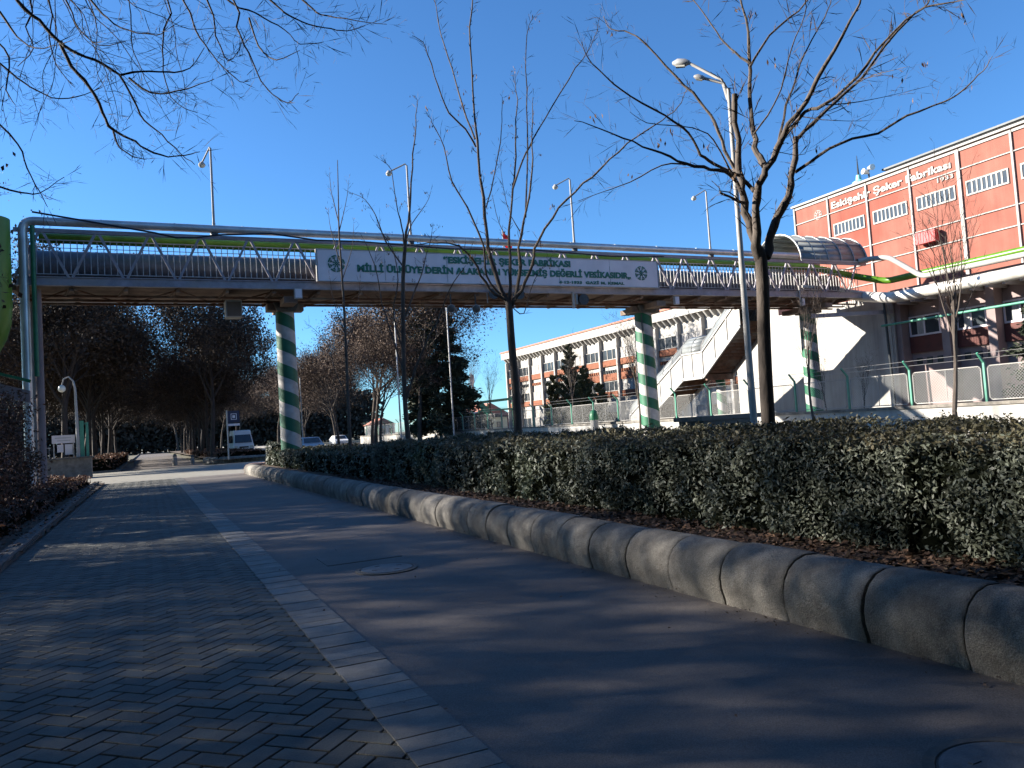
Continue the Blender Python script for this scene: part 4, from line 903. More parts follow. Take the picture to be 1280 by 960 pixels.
for a, b in zip(piers[:-1], piers[1:]):
    y1, y0 = a-.26, b+.26
    mb = MB(); mb.box(38.75, 38.897, y0, y1, 3.95, 4.85); mb.build('spandrel_panel', M['oxblood'], an)
    mb = MB(); mb.box(38.78, 38.897, y0, y1, 4.86, 4.96); mb.box(38.78, 38.897, y0, y1, 5.9, 5.98)
    ys = [y0, y0+(y1-y0)*.18, y0+(y1-y0)*.58, y1-.08]
    for q in ys: mb.box(38.78, 38.897, q, q+.08, 4.96, 5.9)
    w = mb.build('window', M['panel'], an)
    mb = MB(); mb.box(38.83, 38.896, y0+.08, y1-.08, 4.96, 5.9); mb.build('panes', M['glass'], w)
    mb = MB(); mb.box(38.815, 38.829, y0+(y1-y0)*.62, y0+(y1-y0)*.8, 4.97, 5.89); mb.build('curtain', M['curtain'], w)
    for k in range(3):
        yy = y1-.35-k*.62; mb = MB(); mb.box(38.86, 38.897, yy-.2, yy+.12, 3.3, 3.65); mb.build('vent', M['darkmetal'], an)
mb = MB()
for y in (29.9, 29.99, 30.1): mb.tube([(37.93, y, 7.2), (37.93, y, .2)], .03, 6)
mb.build('wall_conduits', M['rail'], an)
t = thing('wall_beam', 'dark horizontal steel beam end projecting under the bridge in front of the white wall', 'steel beam', (35.5, 31.2, 6.35))
mb = MB(); mb.bar((33.2, 31.3, 6.3), (37.9, 29.9, 6.35), .12, .22); mb.build('beam', M['lav_steel'], t)
mb = MB(); mb.box(37.55, 37.68, 29.85, 30.05, 6.15, 6.75); mb.build('end_plate', M['whitetrim'], t)

lb = thing('long_factory_wing', 'long three-storey white factory wing with terracotta bands and toothed eaves', 'building', (50, 67, 0))
mb = MB(); mb.box(FX+.4, 58, 43, 90.6, 0, 10.2); mb.build('walls', M['whitewall'], lb)
mb = MB(); mb.box(FX-.35, 58.5, 42.8, 90.9, 9.75, 10.55); mb.build('fascia', M['whitewall'], lb)
mb = MB(); mb.box(FX-.45, 58.6, 42.7, 91.0, 10.551, 10.72); mb.face([(FX-.45, 42.7, 10.722), (FX-.45, 91, 10.722), (50, 91, 11.6), (50, 42.7, 11.6)]); mb.build('roof', M['rooftile'], lb)
mb = MB(); y = 43.3
while y < 90.5: mb.extrude([(FX-.33, 9.749), (FX+.399, 9.749), (FX+.399, 9.25), (FX+.1, 9.25)], y-.1, y+.1, 'y'); mb.build('eave_tooth', M['whitewall'], lb); mb = MB(); y += .81
mb = MB(); ys = []
y = 90.4
while y > 43: ys.append(y); y -= 3.25
for y in ys: mb.box(FX-.02, FX+.398, y-.13, y+.13, 0, 9.24)
mb.build('pilasters', M['whitetrim'], lb)
for i, (a, b) in enumerate(zip(ys[:-1], ys[1:])):
    y1, y0 = a-.135, b+.135
    for (z0, z1, kind) in ((7.3, 8.25, 'w'), (6.62, 7.2, 'b'), (4.15, 5.05, 'w'), (3.5, 4.05, 'b'), (1.0, 2.0, 'g')):
        if kind == 'b':
            mb = MB(); mb.box(FX+.22, FX+.397, y0, y1, z0, z1); mb.build('terracotta_band', M['brickband'], lb)
            if i % 4 == 1 and z0 > 5: continue
        else:
            mb = MB(); n = 3 if kind == 'w' else 2
            mb.box(FX+.25, FX+.397, y0+.05, y1-.05, z0-.07, z0); mb.box(FX+.25, FX+.397, y0+.05, y1-.05, z1, z1+.05)
            for k in range(n+1): yy = y0+.05+(y1-y0-.18)*k/n; mb.box(FX+.25, FX+.397, yy, yy+.08, z0, z1)
            w = mb.build('window', M['whitetrim'], lb)
            mb = MB(); mb.box(FX+.3, FX+.396, y0+.1, y1-.1, z0+.001, z1-.001); mb.build('panes', M['curtain'] if (i*7+int(z0)) % 3 == 0 else M['glass'], w)
    mb = MB(); k = y0+.2
    while k < y1-.2: mb.box(FX+.24, FX+.396, k, k+.22, 5.9, 6.2); k += .42
    mb.build('vent_row', M['darkmetal'] if i % 2 else M['brickband'], lb)
    if i in (6, 7, 8):
        mb = MB(); mb.box(FX+.2, FX+.3, y0, y1, 5.15, 5.85); mb.build('terracotta_band', M['brickband'], lb)

# small buildings far down the street
def hut(name, label, x0, x1, y0, y1, h, wall, roofm, peak):
    t = thing(name, label, 'building', ((x0+x1)/2, (y0+y1)/2, 0)); mb = MB(); mb.box(x0, x1, y0, y1, 0, h); mb.build('walls', wall, t)
    xm = (x0+x1)/2; mb = MB(); mb.extrude([(x0-.3, h+.002), (x1+.3, h+.002), (xm, h+peak)], y0-.3, y1+.3, 'y'); mb.build('roof', roofm, t)
    for k in range(3):
        xx = x0+(x1-x0)*(k+.5)/3; mb = MB(); mb.box(xx-.4, xx+.4, y0-.04, y0-.002, h*.4, h*.75); mb.build('window', M['glass'], t)
hut('gatehouse', 'cream gatehouse at the end of the fence, beyond the dark conifer', 33, 37.5, 92, 98, 2.7, M['cream'], M['darkmetal'], .4)
hut('factory_shed', 'white shed with a dark roof between the gatehouse and the long white wing', 40, 48, 104, 112, 2.6, M['cream'], M['darkmetal'], 1.0)
hut('red_roofed_house', 'small house with a red roof just left of the long white wing', 48, 55, 118, 126, 3.0, M['redwall'], M['rooftile'], 2.2)
hut('white_house', 'white house with an orange roof seen low between the street trunks', 40, 44.5, 150, 156, 3.0, M['whitewall'], M['rooftile'], 1.3)
t = thing('green_gate_frame', 'green metal gantry beside the left end of the long white wing', 'gantry', (38, 84, 0))
mb = MB(); 
for x in (35.2, 36.4, 39.6): mb.tube([(x, 84, 0), (x, 84, 4.1)], .09, 8)
mb.build('posts', M['darkgreen'], t)
mb = MB(); mb.bar((35.1, 84, 4.2), (39.8, 84, 4.5), .35, .3); mb.bar((35.1, 84, 3.2), (39.8, 84, 3.3), .2, .2); mb.bar((35.2, 83.9, 4.2), (36.6, 83.9, 2.6), .25, .7); mb.build('green_panel', M['mint'], t)

# ---- boundary wall and fence
wl = thing('boundary_wall', 'low pale rendered wall with coping in front of the factory, below the wire fence', 'wall', (25, 45, 0))
mb = MB(); mb.box(25, 25.3, 4, 100, 0, 1.07); mb.build('wall_body', M['whitewall'], wl)
mb = MB(); mb.box(24.94, 25.36, 4, 100, 1.071, 1.18); mb.build('coping', M['kerb'], wl)
fp = []; y = 5.45
while y < 99: fp.append(y); y += 2.78
wf = thing('wire_fence', 'chain-link fence of white framed panels and bent green posts on the low wall', 'fence', (25.15, 5.45, 1.18))
mb = MB(); mb.bar((25.15, 5.45, 1.15), (25.15, 5.45, 2.5), .07, .07); mb.bar((25.15, 5.45, 2.48), (24.85, 5.45, 2.8), .06, .06); p0 = mb.build('post', M['mint'], wf)
a, b = 5.45, 5.45+2.78
mb = MB(); p = [(a+.12, 1.32), (a+.2, 1.24), (b-.2, 1.24), (b-.12, 1.32), (b-.12, 2.28), (b-.2, 2.36), (a+.2, 2.36), (a+.12, 2.28), (a+.12, 1.32)]
mb.tube([(25.15, u, v) for u, v in p], .02, 6, cap=False); mb.tube([(25.15, (a+b)/2, 1.24), (25.15, (a+b)/2, 2.36)], .014, 6); f0 = mb.build('panel_frame', M['whitetrim'], wf)
mb = MB(); mb.face([(25.15, a+.13, 1.25), (25.15, b-.13, 1.25), (25.15, b-.13, 2.35), (25.15, a+.13, 2.35)]); mb.build('wire_mesh', M['chain'], f0)
for i in range(1, len(fp)):
    for q in (p0, f0):
        if q is f0 and i == len(fp)-1: continue
        c = q.copy(); COL.objects.link(c); c.location.y += 2.78*i
        for ch in q.children: g = ch.copy(); COL.objects.link(g); g.parent = c
mb = MB()
for z in (2.62, 2.78): mb.tube([(25.15-(z-2.5), 5.4, z), (25.15-(z-2.5), 99, z)], .008, 3)
mb.build('top_wires', M['rail'], wf)

# ================================================================== STREET FURNITURE AND VEHICLES
sl = thing('street_lamp', 'tall white street lamp with two heads behind the large young tree', 'street lamp', (12.25, 13.42, 0))
bx, by = 12.25, 13.42
mb = MB(); mb.tube([(bx, by, -.05), (bx, by, .5), (bx, by, 3), (bx, by-.04, 8.75)], [.10, .082, .072, .042], 12); mb.build('pole', M['whitetrim'], sl, smooth=True)
for (ex, ey, ez, mz, nm) in ((-.62, .85, 9.62, 9.0, 'a'), (-.45, .4, 9.1, 8.9, 'b')):
    mb = MB(); mb.tube([(bx, by, 8.5), (bx+ex*.1, by+ey*.1, mz), (bx+ex*.8, by+ey*.8, ez)], .035, 8); mb.build('arm', M['whitetrim'], sl, smooth=True)
    h = Vector((bx+ex*.8, by+ey*.8, ez)); d = Vector((ex, ey, .25)).normalized(); s = .75 if nm == 'a' else .5
    mb = MB(); mb.tube([h-d*.05*s, h+d*.1*s, h+d*.35*s, h+d*.5*s], [.06*s, .12*s, .13*s, .05*s], 10); o = mb.build('lamp_head', M['rail'], sl, smooth=True)
    mb = MB(); mb.tube([h+d*.1*s+Vector((0, 0, -.08*s)), h+d*.38*s+Vector((0, 0, -.08*s))], [.08*s, .09*s], 8); mb.build('lamp_glass', M['lens'], o, smooth=True)

gl = thing('gooseneck_lamp', 'white gooseneck lamp with a round globe above the stone wall on the left', 'lamp', (-3.55, 50, 1.2))
mb = MB(); mb.tube([(-3.55, 50, 1.1), (-3.55, 50, 2.2), (-3.6, 50, 5.0), (-3.68, 50, 5.45), (-3.9, 50, 5.7), (-4.15, 50, 5.6), (-4.25, 50, 5.25)], [.10, .09, .06, .05, .045, .04, .035], 10); mb.build('pole', M['whitetrim'], gl, smooth=True)
mb = MB(); mb.lathe([(.06, .2), (.15, .14), (.2, 0), (.17, -.12), (.06, -.2)], (-4.25, 50, 5.05), 14); mb.build('globe', M['lens'], gl, smooth=True)
sw = thing('stone_wall', 'low stone wall with a flat cap at the left beyond the path shrubs', 'wall', (-5.2, 50, 0))
mb = MB(); mb.box(-9, -2.9, 49.6, 50.5, 0, 1.1); mb.build('stonework', M['stone'], sw)
mb = MB(); mb.box(-9.1, -2.8, 49.5, 50.6, 1.101, 1.19); mb.build('cap', M['kerb2'], sw)
t = thing('gate_post', 'thick green metal gate post on the stone wall beside the gooseneck lamp', 'gate post', (-3.3, 50.1, 1.19))
mb = MB(); mb.box(-3.45, -3.25, 50.0, 50.2, 1.18, 3.2); mb.box(-3.15, -3.02, 50.0, 50.2, 1.18, 3.1); mb.box(-3.25, -3.15, 50.06, 50.12, 3.0, 3.08); mb.build('posts', M['mint'], t)
t = thing('notice_board', 'white notice board with two lines above smaller posters behind the stone wall', 'notice board', (-4.3, 50.3, 1.19))
mb = MB(); mb.box(-4.85, -3.72, 50.28, 50.34, 2.0, 2.45); mb.build('board', M['panel'], t)
mb = MB(); mb.box(-4.7, -3.9, 50.27, 50.279, 2.28, 2.32); mb.box(-4.6, -3.95, 50.27, 50.279, 2.13, 2.17); mb.build('faded_lines', M['rail'], t)
mb = MB(); mb.box(-4.6, -4.3, 50.28, 50.32, 1.5, 1.93); mb.box(-4.22, -3.85, 50.28, 50.32, 1.35, 1.93); mb.build('posters', M['panel'], t)
mb = MB(); mb.box(-4.8, -4.74, 50.34, 50.4, 1.18, 2.4); mb.box(-3.84, -3.78, 50.34, 50.4, 1.18, 2.4); mb.build('legs', M['rail'], t)
t = thing('wall_railing', 'low grey railing on top of the stone wall at the left', 'railing', (-5.4, 50.2, 1.19))
mb = MB(); mb.box(-7.5, -4.9, 50.18, 50.22, 1.75, 1.79); x = -7.5
while x < -4.9: mb.box(x-.012, x+.012, 50.19, 50.21, 1.19, 1.75); x += .14
mb.build('bars', M['rail'], t)
mb = MB(); mb.tube([(-5.3, 50.2, 1.19), (-5.3, 50.2, 3.3)], .04, 8); mb.tube([(-5.3, 50.2, 3.3), (-5.3, 50.2, 3.55)], [.09, .05], 8); mb.build('lamp_standard', M['rail'], t)

bs = thing('bus_stop_sign', 'navy sign with a white square emblem on a post in the far planter', 'sign', (5.2, 59.2, .3))
mb = MB(); mb.tube([(5.2, 59.2, .2), (5.2, 59.2, 3.75)], .05, 8); mb.build('post', M['rail'], bs)
mb = MB(); mb.box(5.26, 6.05, 59.17, 59.23, 2.85, 3.7); mb.build('sign_plate', M['navy'], bs)
mb = MB()
for a in ((5.46, 5.86, 3.06, 3.1), (5.46, 5.86, 3.46, 3.5), (5.46, 5.5, 3.1, 3.46), (5.82, 5.86, 3.1, 3.46), (5.57, 5.75, 3.18, 3.38)): mb.box(a[0], a[1], 59.155, 59.168, a[2], a[3])
mb.build('white_emblem', M['panel'], bs)
mb = MB(); mb.box(5.26, 6.05, 59.17, 59.23, 2.62, 2.78); mb.build('name_plate', M['panel'], bs)
for (x, y, s, lab) in ((1.75, 62.3, 1, 'short pale bollard standing at the far side of the sunlit crossing'), (3.0, 63.5, .8, 'second short bollard to the right of the first beyond the crossing')):
    t = thing('bollard', lab, 'bollard', (x, y, 0)); mb = MB(); mb.lathe([(.17*s, 0), (.17*s, .5*s), (.13*s, .62*s)], (x, y, 0), 14); mb.build('post', M['kerb'], t, smooth=True)
    mb = MB(); mb.lathe([(.13*s, .63*s), (.15*s, .7*s), (.1*s, .84*s), (.02*s, .88*s)], (x, y, 0), 14); mb.build('cap', M['kerb2'], t, smooth=True)
t = thing('park_bench', 'dark bench in the shade beyond the crossing', 'bench', (.3, 68, 0))
mb = MB(); mb.box(-1.4, -1.0, 67, 69, .42, .48); mb.build('seat', M['bark'], t); mb = MB(); mb.box(-1.5, -1.45, 67, 69, .55, .95); mb.build('backrest', M['bark'], t)
for y in (67.2, 68.7): mb = MB(); mb.box(-1.5, -1.05, y, y+.08, 0, .42); mb.build('leg', M['kerb'], t)

t = thing('skip', 'dark metal rubbish skip with a lipped rim showing over the hedge by the street lamp', 'skip', (13.5, 16, 0))
mb = MB(); mb.extrude([(12.75, .15), (14.15, .15), (14.35, 1.22), (12.6, 1.22)], 15.6, 16.6, 'y'); mb.build('body', M['binmetal'], t)
mb = MB(); mb.box(12.5, 14.45, 15.52, 16.68, 1.221, 1.33); mb.build('rim', M['binmetal'], t)
for x in (12.9, 14.0): mb = MB(); mb.box(x-.06, x+.06, 15.6, 15.75, 0, .16); mb.build('wheel', M['rubber'], t)
for x in (12.43, 14.46): mb = MB(); mb.box(x-.04, x+.035, 15.9, 16.2, 1.0, 1.1); mb.build('handle', M['binmetal'], t)

t = thing('capped_post', 'stout white post with a green domed cap in front of the wire fence', 'post', (24, 39.7, .12))
mb = MB(); mb.lathe([(.24, 0), (.24, 1.25)], (24, 39.7, .12), 16); mb.build('post', M['whitewall'], t, smooth=True)
mb = MB(); mb.lathe([(.27, 1.26), (.27, 1.5), (.2, 1.75), (.06, 1.86)], (24, 39.7, .12), 16); mb.build('cap', M['darkgreen'], t, smooth=True)

def slim_pole(x, y, h, lab, head=True, flag=False):
    t = thing('flag_pole' if flag else 'street_light', lab, 'flagpole' if flag else 'street light', (x, y, 0)); mb = MB(); mb.tube([(x, y, 0), (x, y, h)], [.075, .045], 8); mb.build('pole', M['rail'], t, smooth=True)
    if flag:
        mb = MB()
        for j in range(6):
            def q(i, j): return (x+.07+i*.11+.04*math.sin(j*1.7), y+.1*math.sin(i*1.3+j), h-.1-j*.42-i*.10)
            for i in range(4): mb.face([q(i, j), q(i+1, j), q(i+1, j+1), q(i, j+1)])
        mb.build('flag_cloth', M['panel'], t, smooth=True)
    else:
        mb = MB(); mb.tube([(x, y, h-.05), (x-.5, y, h+.25), (x-1.3, y, h+.3)], .045, 6); mb.build('arm', M['whitetrim'], t)
        mb = MB(); mb.bar((x-1.2, y, h+.28), (x-1.9, y, h+.3), .25, .12); mb.build('lamp_head', M['rail'], t)
slim_pole(18.3, 60, 13.0, 'pale street light pole between the brown trees behind the third young tree')
slim_pole(22.8, 60, 13.0, 'thin pale street light pole at the right edge of the dark conifer')
slim_pole(36.8, 90, 8.3, 'white flagpole with a furled flag in front of the cream gatehouse', flag=True)
slim_pole(35.2, 92, 6.6, 'shorter white flagpole to the left of the other one', flag=True)
slim_pole(15.2, 86, 8, 'distant pale street light pole to the left of the brown trees')

def van(x, y):
    t = thing('minibus', 'white minibus facing the camera on the street beyond the planter', 'minibus', (x, y, 0)); w = 1.02
    mb = MB(); prof = [(y, .45), (y, 1.0), (y+.25, 1.25), (y+.95, 2.15), (y+1.3, 2.62), (y+5.4, 2.66), (y+5.5, 2.4), (y+5.5, .45)]
    i = len(mb.v); n = len(prof)
    for sx in (-1, 1):
        for (u, z) in prof: mb.v.append((x+sx*(w-(.13 if z > 2 else 0)-(.04 if z > 1.2 else 0)), u, z))
    for j in range(n): k = (j+1) % n; mb.f.append((i+j, i+k, i+n+k, i+n+j)); mb.mi.append(0)
    mb.f.append(tuple(i+j for j in range(n))); mb.mi.append(0); mb.f.append(tuple(i+n+j for j in range(n))); mb.mi.append(0)
    b = mb.build('body', M['carpaint'], t); bv = b.modifiers.new('bevel', 'BEVEL'); bv.width = .09; bv.segments = 3
    mb = MB(); mb.face([(x-.84, y+.24, 1.33), (x+.84, y+.24, 1.33), (x+.76, y+.90, 2.16), (x-.76, y+.90, 2.16)]); mb.build('windscreen', M['glass'], t)
    for sx in (-1, 1):
        mb = MB(); X = x+sx*(w-.07+.035)
        mb.face([(x+sx*1.0, y+.75, 1.35), (x+sx*1.0, y+1.7, 1.35), (x+sx*.93, y+1.7, 2.05), (x+sx*.96, y+1.15, 2.05)]); mb.face([(x+sx*1.0, y+1.85, 1.35), (x+sx*1.0, y+5.2, 1.35), (x+sx*.93, y+5.2, 2.1), (x+sx*.93, y+1.85, 2.1)]); mb.build('side_window', M['glass'], t)
        mb = MB(); mb.box(x+sx*.75-.16, x+sx*.75+.16, y-.02, y+.03, .82, 1.02); mb.build('headlight', M['lens'], t)
        mb = MB(); mb.box(x+sx*1.13-.09, x+sx*1.13+.09, y+.7, y+.82, 1.35, 1.7); mb.build('wing_mirror', M['rubber'], t)
        for yy in (y+.9, y+4.4):
            mb = MB(); mb.tube([(x+sx*.78, yy, .36), (x+sx*1.0, yy, .36)], .36, 20); wh = mb.build('wheel', M['rubber'], t, smooth=True)
            mb = MB(); mb.tube([(x+sx*.99, yy, .36), (x+sx*1.02, yy, .36)], .2, 14); mb.build('rim', M['rail'], wh)
    mb = MB(); mb.box(x-.95, x+.95, y-.06, y+.06, .42, .66); mb.build('bumper', M['rubber'], t)
    mb = MB(); mb.box(x-.45, x+.45, y-.03, y+.02, .8, .95); mb.build('grille', M['darkmetal'], t)
    mb = MB(); mb.box(x-.26, x+.26, y-.075, y-.062, .48, .6); mb.build('number_plate', M['panel'], t)
van(8.9, 84)
def car(x, y, label, paint, rev=False):
    t = thing('parked_car', label, 'car', (x, y, 0), 'cars standing on the street')
    d = -1 if rev else 1
    mb = MB(); prof = [(0, .35), (-.02, .75), (.8, .92), (1.5, 1.42), (3.0, 1.46), (3.9, 1.02), (4.2, .95), (4.25, .4)]
    n = len(prof)
    for sx in (-1, 1):
        for (u, z) in prof: mb.v.append((x+sx*(.87-(.17 if z > 1.2 else 0)), y+u*d, z))
    for j in range(n): k = (j+1) % n; mb.f.append((j, k, n+k, n+j)); mb.mi.append(0)
    mb.f.append(tuple(range(n))); mb.mi.append(0); mb.f.append(tuple(range(n, 2*n))); mb.mi.append(0)
    b = mb.build('body', paint, t); bv = b.modifiers.new('bevel', 'BEVEL'); bv.width = .07; bv.segments = 3
    mb = MB(); mb.face([(x-.7, y+.86*d-.012, .99), (x+.7, y+.86*d-.012, .99), (x+.62, y+1.42*d-.012, 1.38), (x-.62, y+1.42*d-.012, 1.38)]); mb.build('windscreen', M['glass'], t)
    mb = MB(); mb.face([(x-.66, y+3.1*d, 1.42), (x+.66, y+3.1*d, 1.42), (x+.72, y+3.8*d+.03, 1.1), (x-.72, y+3.8*d+.03, 1.1)]); mb.build('rear_window', M['glass'], t)
    for sx in (-1, 1):
        mb = MB(); mb.face([(x+sx*.855, y+1.0*d, .98), (x+sx*.855, y+3.6*d, 1.0), (x+sx*.725, y+3.0*d, 1.38), (x+sx*.725, y+1.6*d, 1.36)]); mb.build('side_window', M['glass'], t)
        for yy in (.8, 3.4):
            mb = MB(); mb.tube([(x+sx*.7, y+yy*d, .31), (x+sx*.89, y+yy*d, .31)], .31, 18); wh = mb.build('wheel', M['rubber'], t, smooth=True)
            mb = MB(); mb.tube([(x+sx*.88, y+yy*d, .31), (x+sx*.9, y+yy*d, .31)], .18, 12); mb.build('rim', M['rail'], wh)
        mb = MB(); mb.box(x+sx*.6-.14, x+sx*.6+.14, y-.03, y+.02, .6, .74) if not rev else mb.box(x+sx*.65-.12, x+sx*.65+.12, y-.02, y+.03, .7, .82); mb.build('headlight', M['lens'], t)
    mb = MB(); mb.box(x-.25, x+.25, y-.05, y-.031, .42, .53) ; mb.build('number_plate', M['panel'], t)
car(12.6, 66, 'silver car on the street between the nearest striped column and the fourth young tree', M['silverpaint'])
car(17.6, 92, 'pale car far down the street behind the brown trees', M['carpaint'])
car(26.9-4, 101, 'white car parked beside the cream gatehouse at the end of the fence', M['carpaint'])
# ================================================================== TREES
def rot_about(v, ax, a): return Matrix.Rotation(a, 3, ax) @ v
class Tree:
    def __init__(s, seed): s.r = random.Random(seed); s.tr = MB(); s.cr = MB(); s.t0 = []; s.t1 = []; s.tw = []; s.lf = []
    def twig(s, p, d, L, w=.006, sub=2):
        q = p+d*L; s.t0.append(tuple(p)); s.t1.append(tuple(q)); s.tw.append(w)
        for k in range(sub):
            f = s.r.uniform(.25, .9); c = p.lerp(q, f)
            e = (d+Vector((s.r.gauss(0, .6), s.r.gauss(0, .6), s.r.gauss(.1, .5)))).normalized()
            s.twig(c, e, L*s.r.uniform(.35, .65), w*.7, sub-1 if sub > 1 else 0)
        s.lf.append(tuple(q))
    def branch(s, p, d, L, r, lvl, maxl, kids, up=.12, wig=.22, sub=2, tw=.006, ang=(.45, .95), seg=5):
        pts = [p.copy()]; rad = [r]; c = p.copy(); d = d.normalized()
        for i in range(seg):
            d = (d+Vector((s.r.gauss(0, wig), s.r.gauss(0, wig), s.r.gauss(up, wig*.6)))*.5).normalized()
            c = c+d*(L/seg); pts.append(c.copy()); rad.append(r*(1-.62*(i+1)/seg))
        (s.tr if lvl <= 1 else s.cr).tube(pts, rad, 8 if lvl == 0 else (6 if lvl == 1 else (4 if r > .02 else 3)), cap=False)
        if lvl >= maxl:
            for k in range(kids[-1]):
                f = s.r.uniform(.2, 1)*seg; i = min(seg-1, int(f)); q = pts[i].lerp(pts[i+1], f-i)
                e = rot_about(d, d.orthogonal(), s.r.uniform(.3, .9)); e = rot_about(e, d, s.r.uniform(0, 6.28))
                s.twig(q, e, L*s.r.uniform(.25, .5), tw, sub)
            s.twig(pts[-1], d, L*.4, tw, sub)
            return
        n = kids[lvl]; ph = s.r.uniform(0, 6.28)
        for k in range(n):
            f = (.3+.7*(k+s.r.uniform(.2, .9))/n)*seg if lvl else (.5+.5*(k+.5)/n)*seg; f = min(f, seg-.01); i = int(f)
            q = pts[i].lerp(pts[i+1], f-i); dd = (pts[i+1]-pts[i]).normalized()
            e = rot_about(dd, dd.orthogonal(), s.r.uniform(*ang)); e = rot_about(e, dd, ph+k*2.4+s.r.uniform(-.4, .4))
            rr = (rad[i]+(rad[i+1]-rad[i])*(f-i))
            s.branch(q, e, L*s.r.uniform(.5, .78)*(1-.25*(f/seg-.5)), rr*.62, lvl+1, maxl, kids, up, wig, sub, tw, ang)
    def finish(s, name, label, cat, loc, group=None, bark='bark', twm='twig', leaf=None, leaf_n=0, leaf_s=.05, leaf_spread=.3, seed=1):
        t = thing(name, label, cat, loc, group)
        s.tr.build('trunk', M[bark], t, smooth=True)
        if s.cr.v: s.cr.build('branches', M[bark], t)
        if s.t0:
            r_ = np.random.RandomState(seed); P0 = np.array(s.t0); P1 = np.array(s.t1); C, A, B = slivers(P0, P1, np.array(s.tw), r_)
            cards('twigs', C, A, B, M[twm], t)
            if leaf_n:
                L = np.array(s.lf); idx = r_.randint(0, len(L), leaf_n); P = L[idx]+r_.normal(size=(leaf_n, 3))*leaf_spread
                N = r_.normal(size=P.shape); N /= np.linalg.norm(N, axis=1, keepdims=True); T = np.cross(N, r_.normal(size=P.shape)); T /= np.linalg.norm(T, axis=1, keepdims=True); Bv = np.cross(N, T)
                S = leaf_s*r_.uniform(.5, 1.4, leaf_n)[:, None]; cards('leaves', P, T*S, Bv*S*.55, M[leaf], t, fold=.3)
        return t

def traced_tree(limbs, loc, name, label, seed, twn, tl, pods, group=None, twm='twig', bark='bark', sub=1, hang=0.0, wmin=.003):
    T = Tree(seed); r = T.r
    for li, (pts, r0, r1) in enumerate(limbs):
        P = [Vector(p) for p in pts]
        # smooth the traced polyline
        Q = []
        for i in range(len(P)-1):
            a = P[max(i-1, 0)]; b = P[i]; c = P[i+1]; d = P[min(i+2, len(P)-1)]
            for k in range(3):
                t = k/3; Q.append(.5*((2*b)+(c-a)*t+(2*a-5*b+4*c-d)*t*t+(3*b-a-3*c+d)*t**3))
        Q.append(P[-1]); n = len(Q)
        if li: Q = [q+Vector((r.gauss(0, 1), r.gauss(0, 1), r.gauss(0, 1)))*min(.012, r0*.25)*(0 < i < n-1) for i, q in enumerate(Q)]
        rad = [(r0+(r1-r0)*i/(n-1))*(.86 if li else 1) for i in range(n)]
        if li == 0 and name == 'young_tree': rad = [q*.76 for q in rad]
        if li: rad = [q*(1+.12*r.uniform(-1, 1)) for q in rad]
        if li == 0 and name != 'overhanging_tree':
            g = Q[0].copy(); g.z = .3; Q = [g]+Q; rad = [r0*1.18]+rad
        (T.tr if r0 > .03 else T.cr).tube(Q, rad, 10 if r0 > .05 else (7 if r0 > .02 else 5))
        if li == 0 and name != 'overhanging_tree': continue
        L = sum((Q[i+1]-Q[i]).length for i in range(len(Q)-1)); k = int(L*twn)
        for _ in range(k):
            f = r.uniform(.12, 1)**.8*(len(Q)-1); i = min(len(Q)-2, int(f)); q = Q[i].lerp(Q[i+1], f-i); dd = (Q[i+1]-Q[i]).normalized()
            e = rot_about(dd, dd.orthogonal(), r.uniform(.5, 1.3)); e = rot_about(e, dd, r.uniform(0, 6.28)); e.z += .25-hang; e.normalize()
            T.twig(q, e, tl*r.uniform(.3, 1.3), min(.0065, max(wmin, r1*.8)), sub)
        T.twig(Q[-1], (Q[-1]-Q[-2]).normalized(), tl*.8, min(.007, max(wmin, r1*.9)), sub)
    t = T.finish(name, label, 'tree', loc, group, bark=bark, twm=twm, seed=seed)
    if pods:
        r_ = np.random.RandomState(seed+5); L = np.array(T.lf); cl = L[r_.randint(0, len(L), pods)]; P = []
        for c in cl:
            for _ in range(r_.randint(2, 6)): P.append((c[0]+r_.normal()*.03, c[1]+r_.normal()*.03, c[2]-.05+r_.normal()*.03))
        P = np.array(P); n = len(P); A = np.stack([r_.normal(size=n)*.008, r_.normal(size=n)*.008, -np.full(n, .028)*r_.uniform(.7, 1.4, n)], 1)
        t_ = r_.uniform(0, 6.28, n); B = np.stack([np.cos(t_)*.011, np.sin(t_)*.011, t_*0], 1)
        cards('hanging_pods', P, A, B, M['pod'], t, fold=.4)
    return t
G = 'young bare trees planted in the clipped hedge'
traced_tree(LIMBS_NEAR, (6.27, 6.65, .34), 'young_tree', 'nearest and thickest bare young tree, forking in front of the tall street lamp', 11, 13, .32, 30, G, sub=2)
traced_tree(LIMBS_SECOND, (6.04, 12.7, .34), 'young_tree', 'dark bare tree with many upright limbs in front of the banner', 12, 10, .2, 60, G, wmin=.0045)
traced_tree(LIMBS_THIRD, (5.95, 18.9, .34), 'young_tree', 'thin bare tree before the left half of the banner sign', 13, 7, .3, 60, G, wmin=.005)
traced_tree(LIMBS_FOURTH, (6.0, 25.4, .34), 'young_tree', 'thinnest bare tree, farthest in the hedge, crossing the emblem end of the banner', 14, 7, .3, 10, G, wmin=.006)
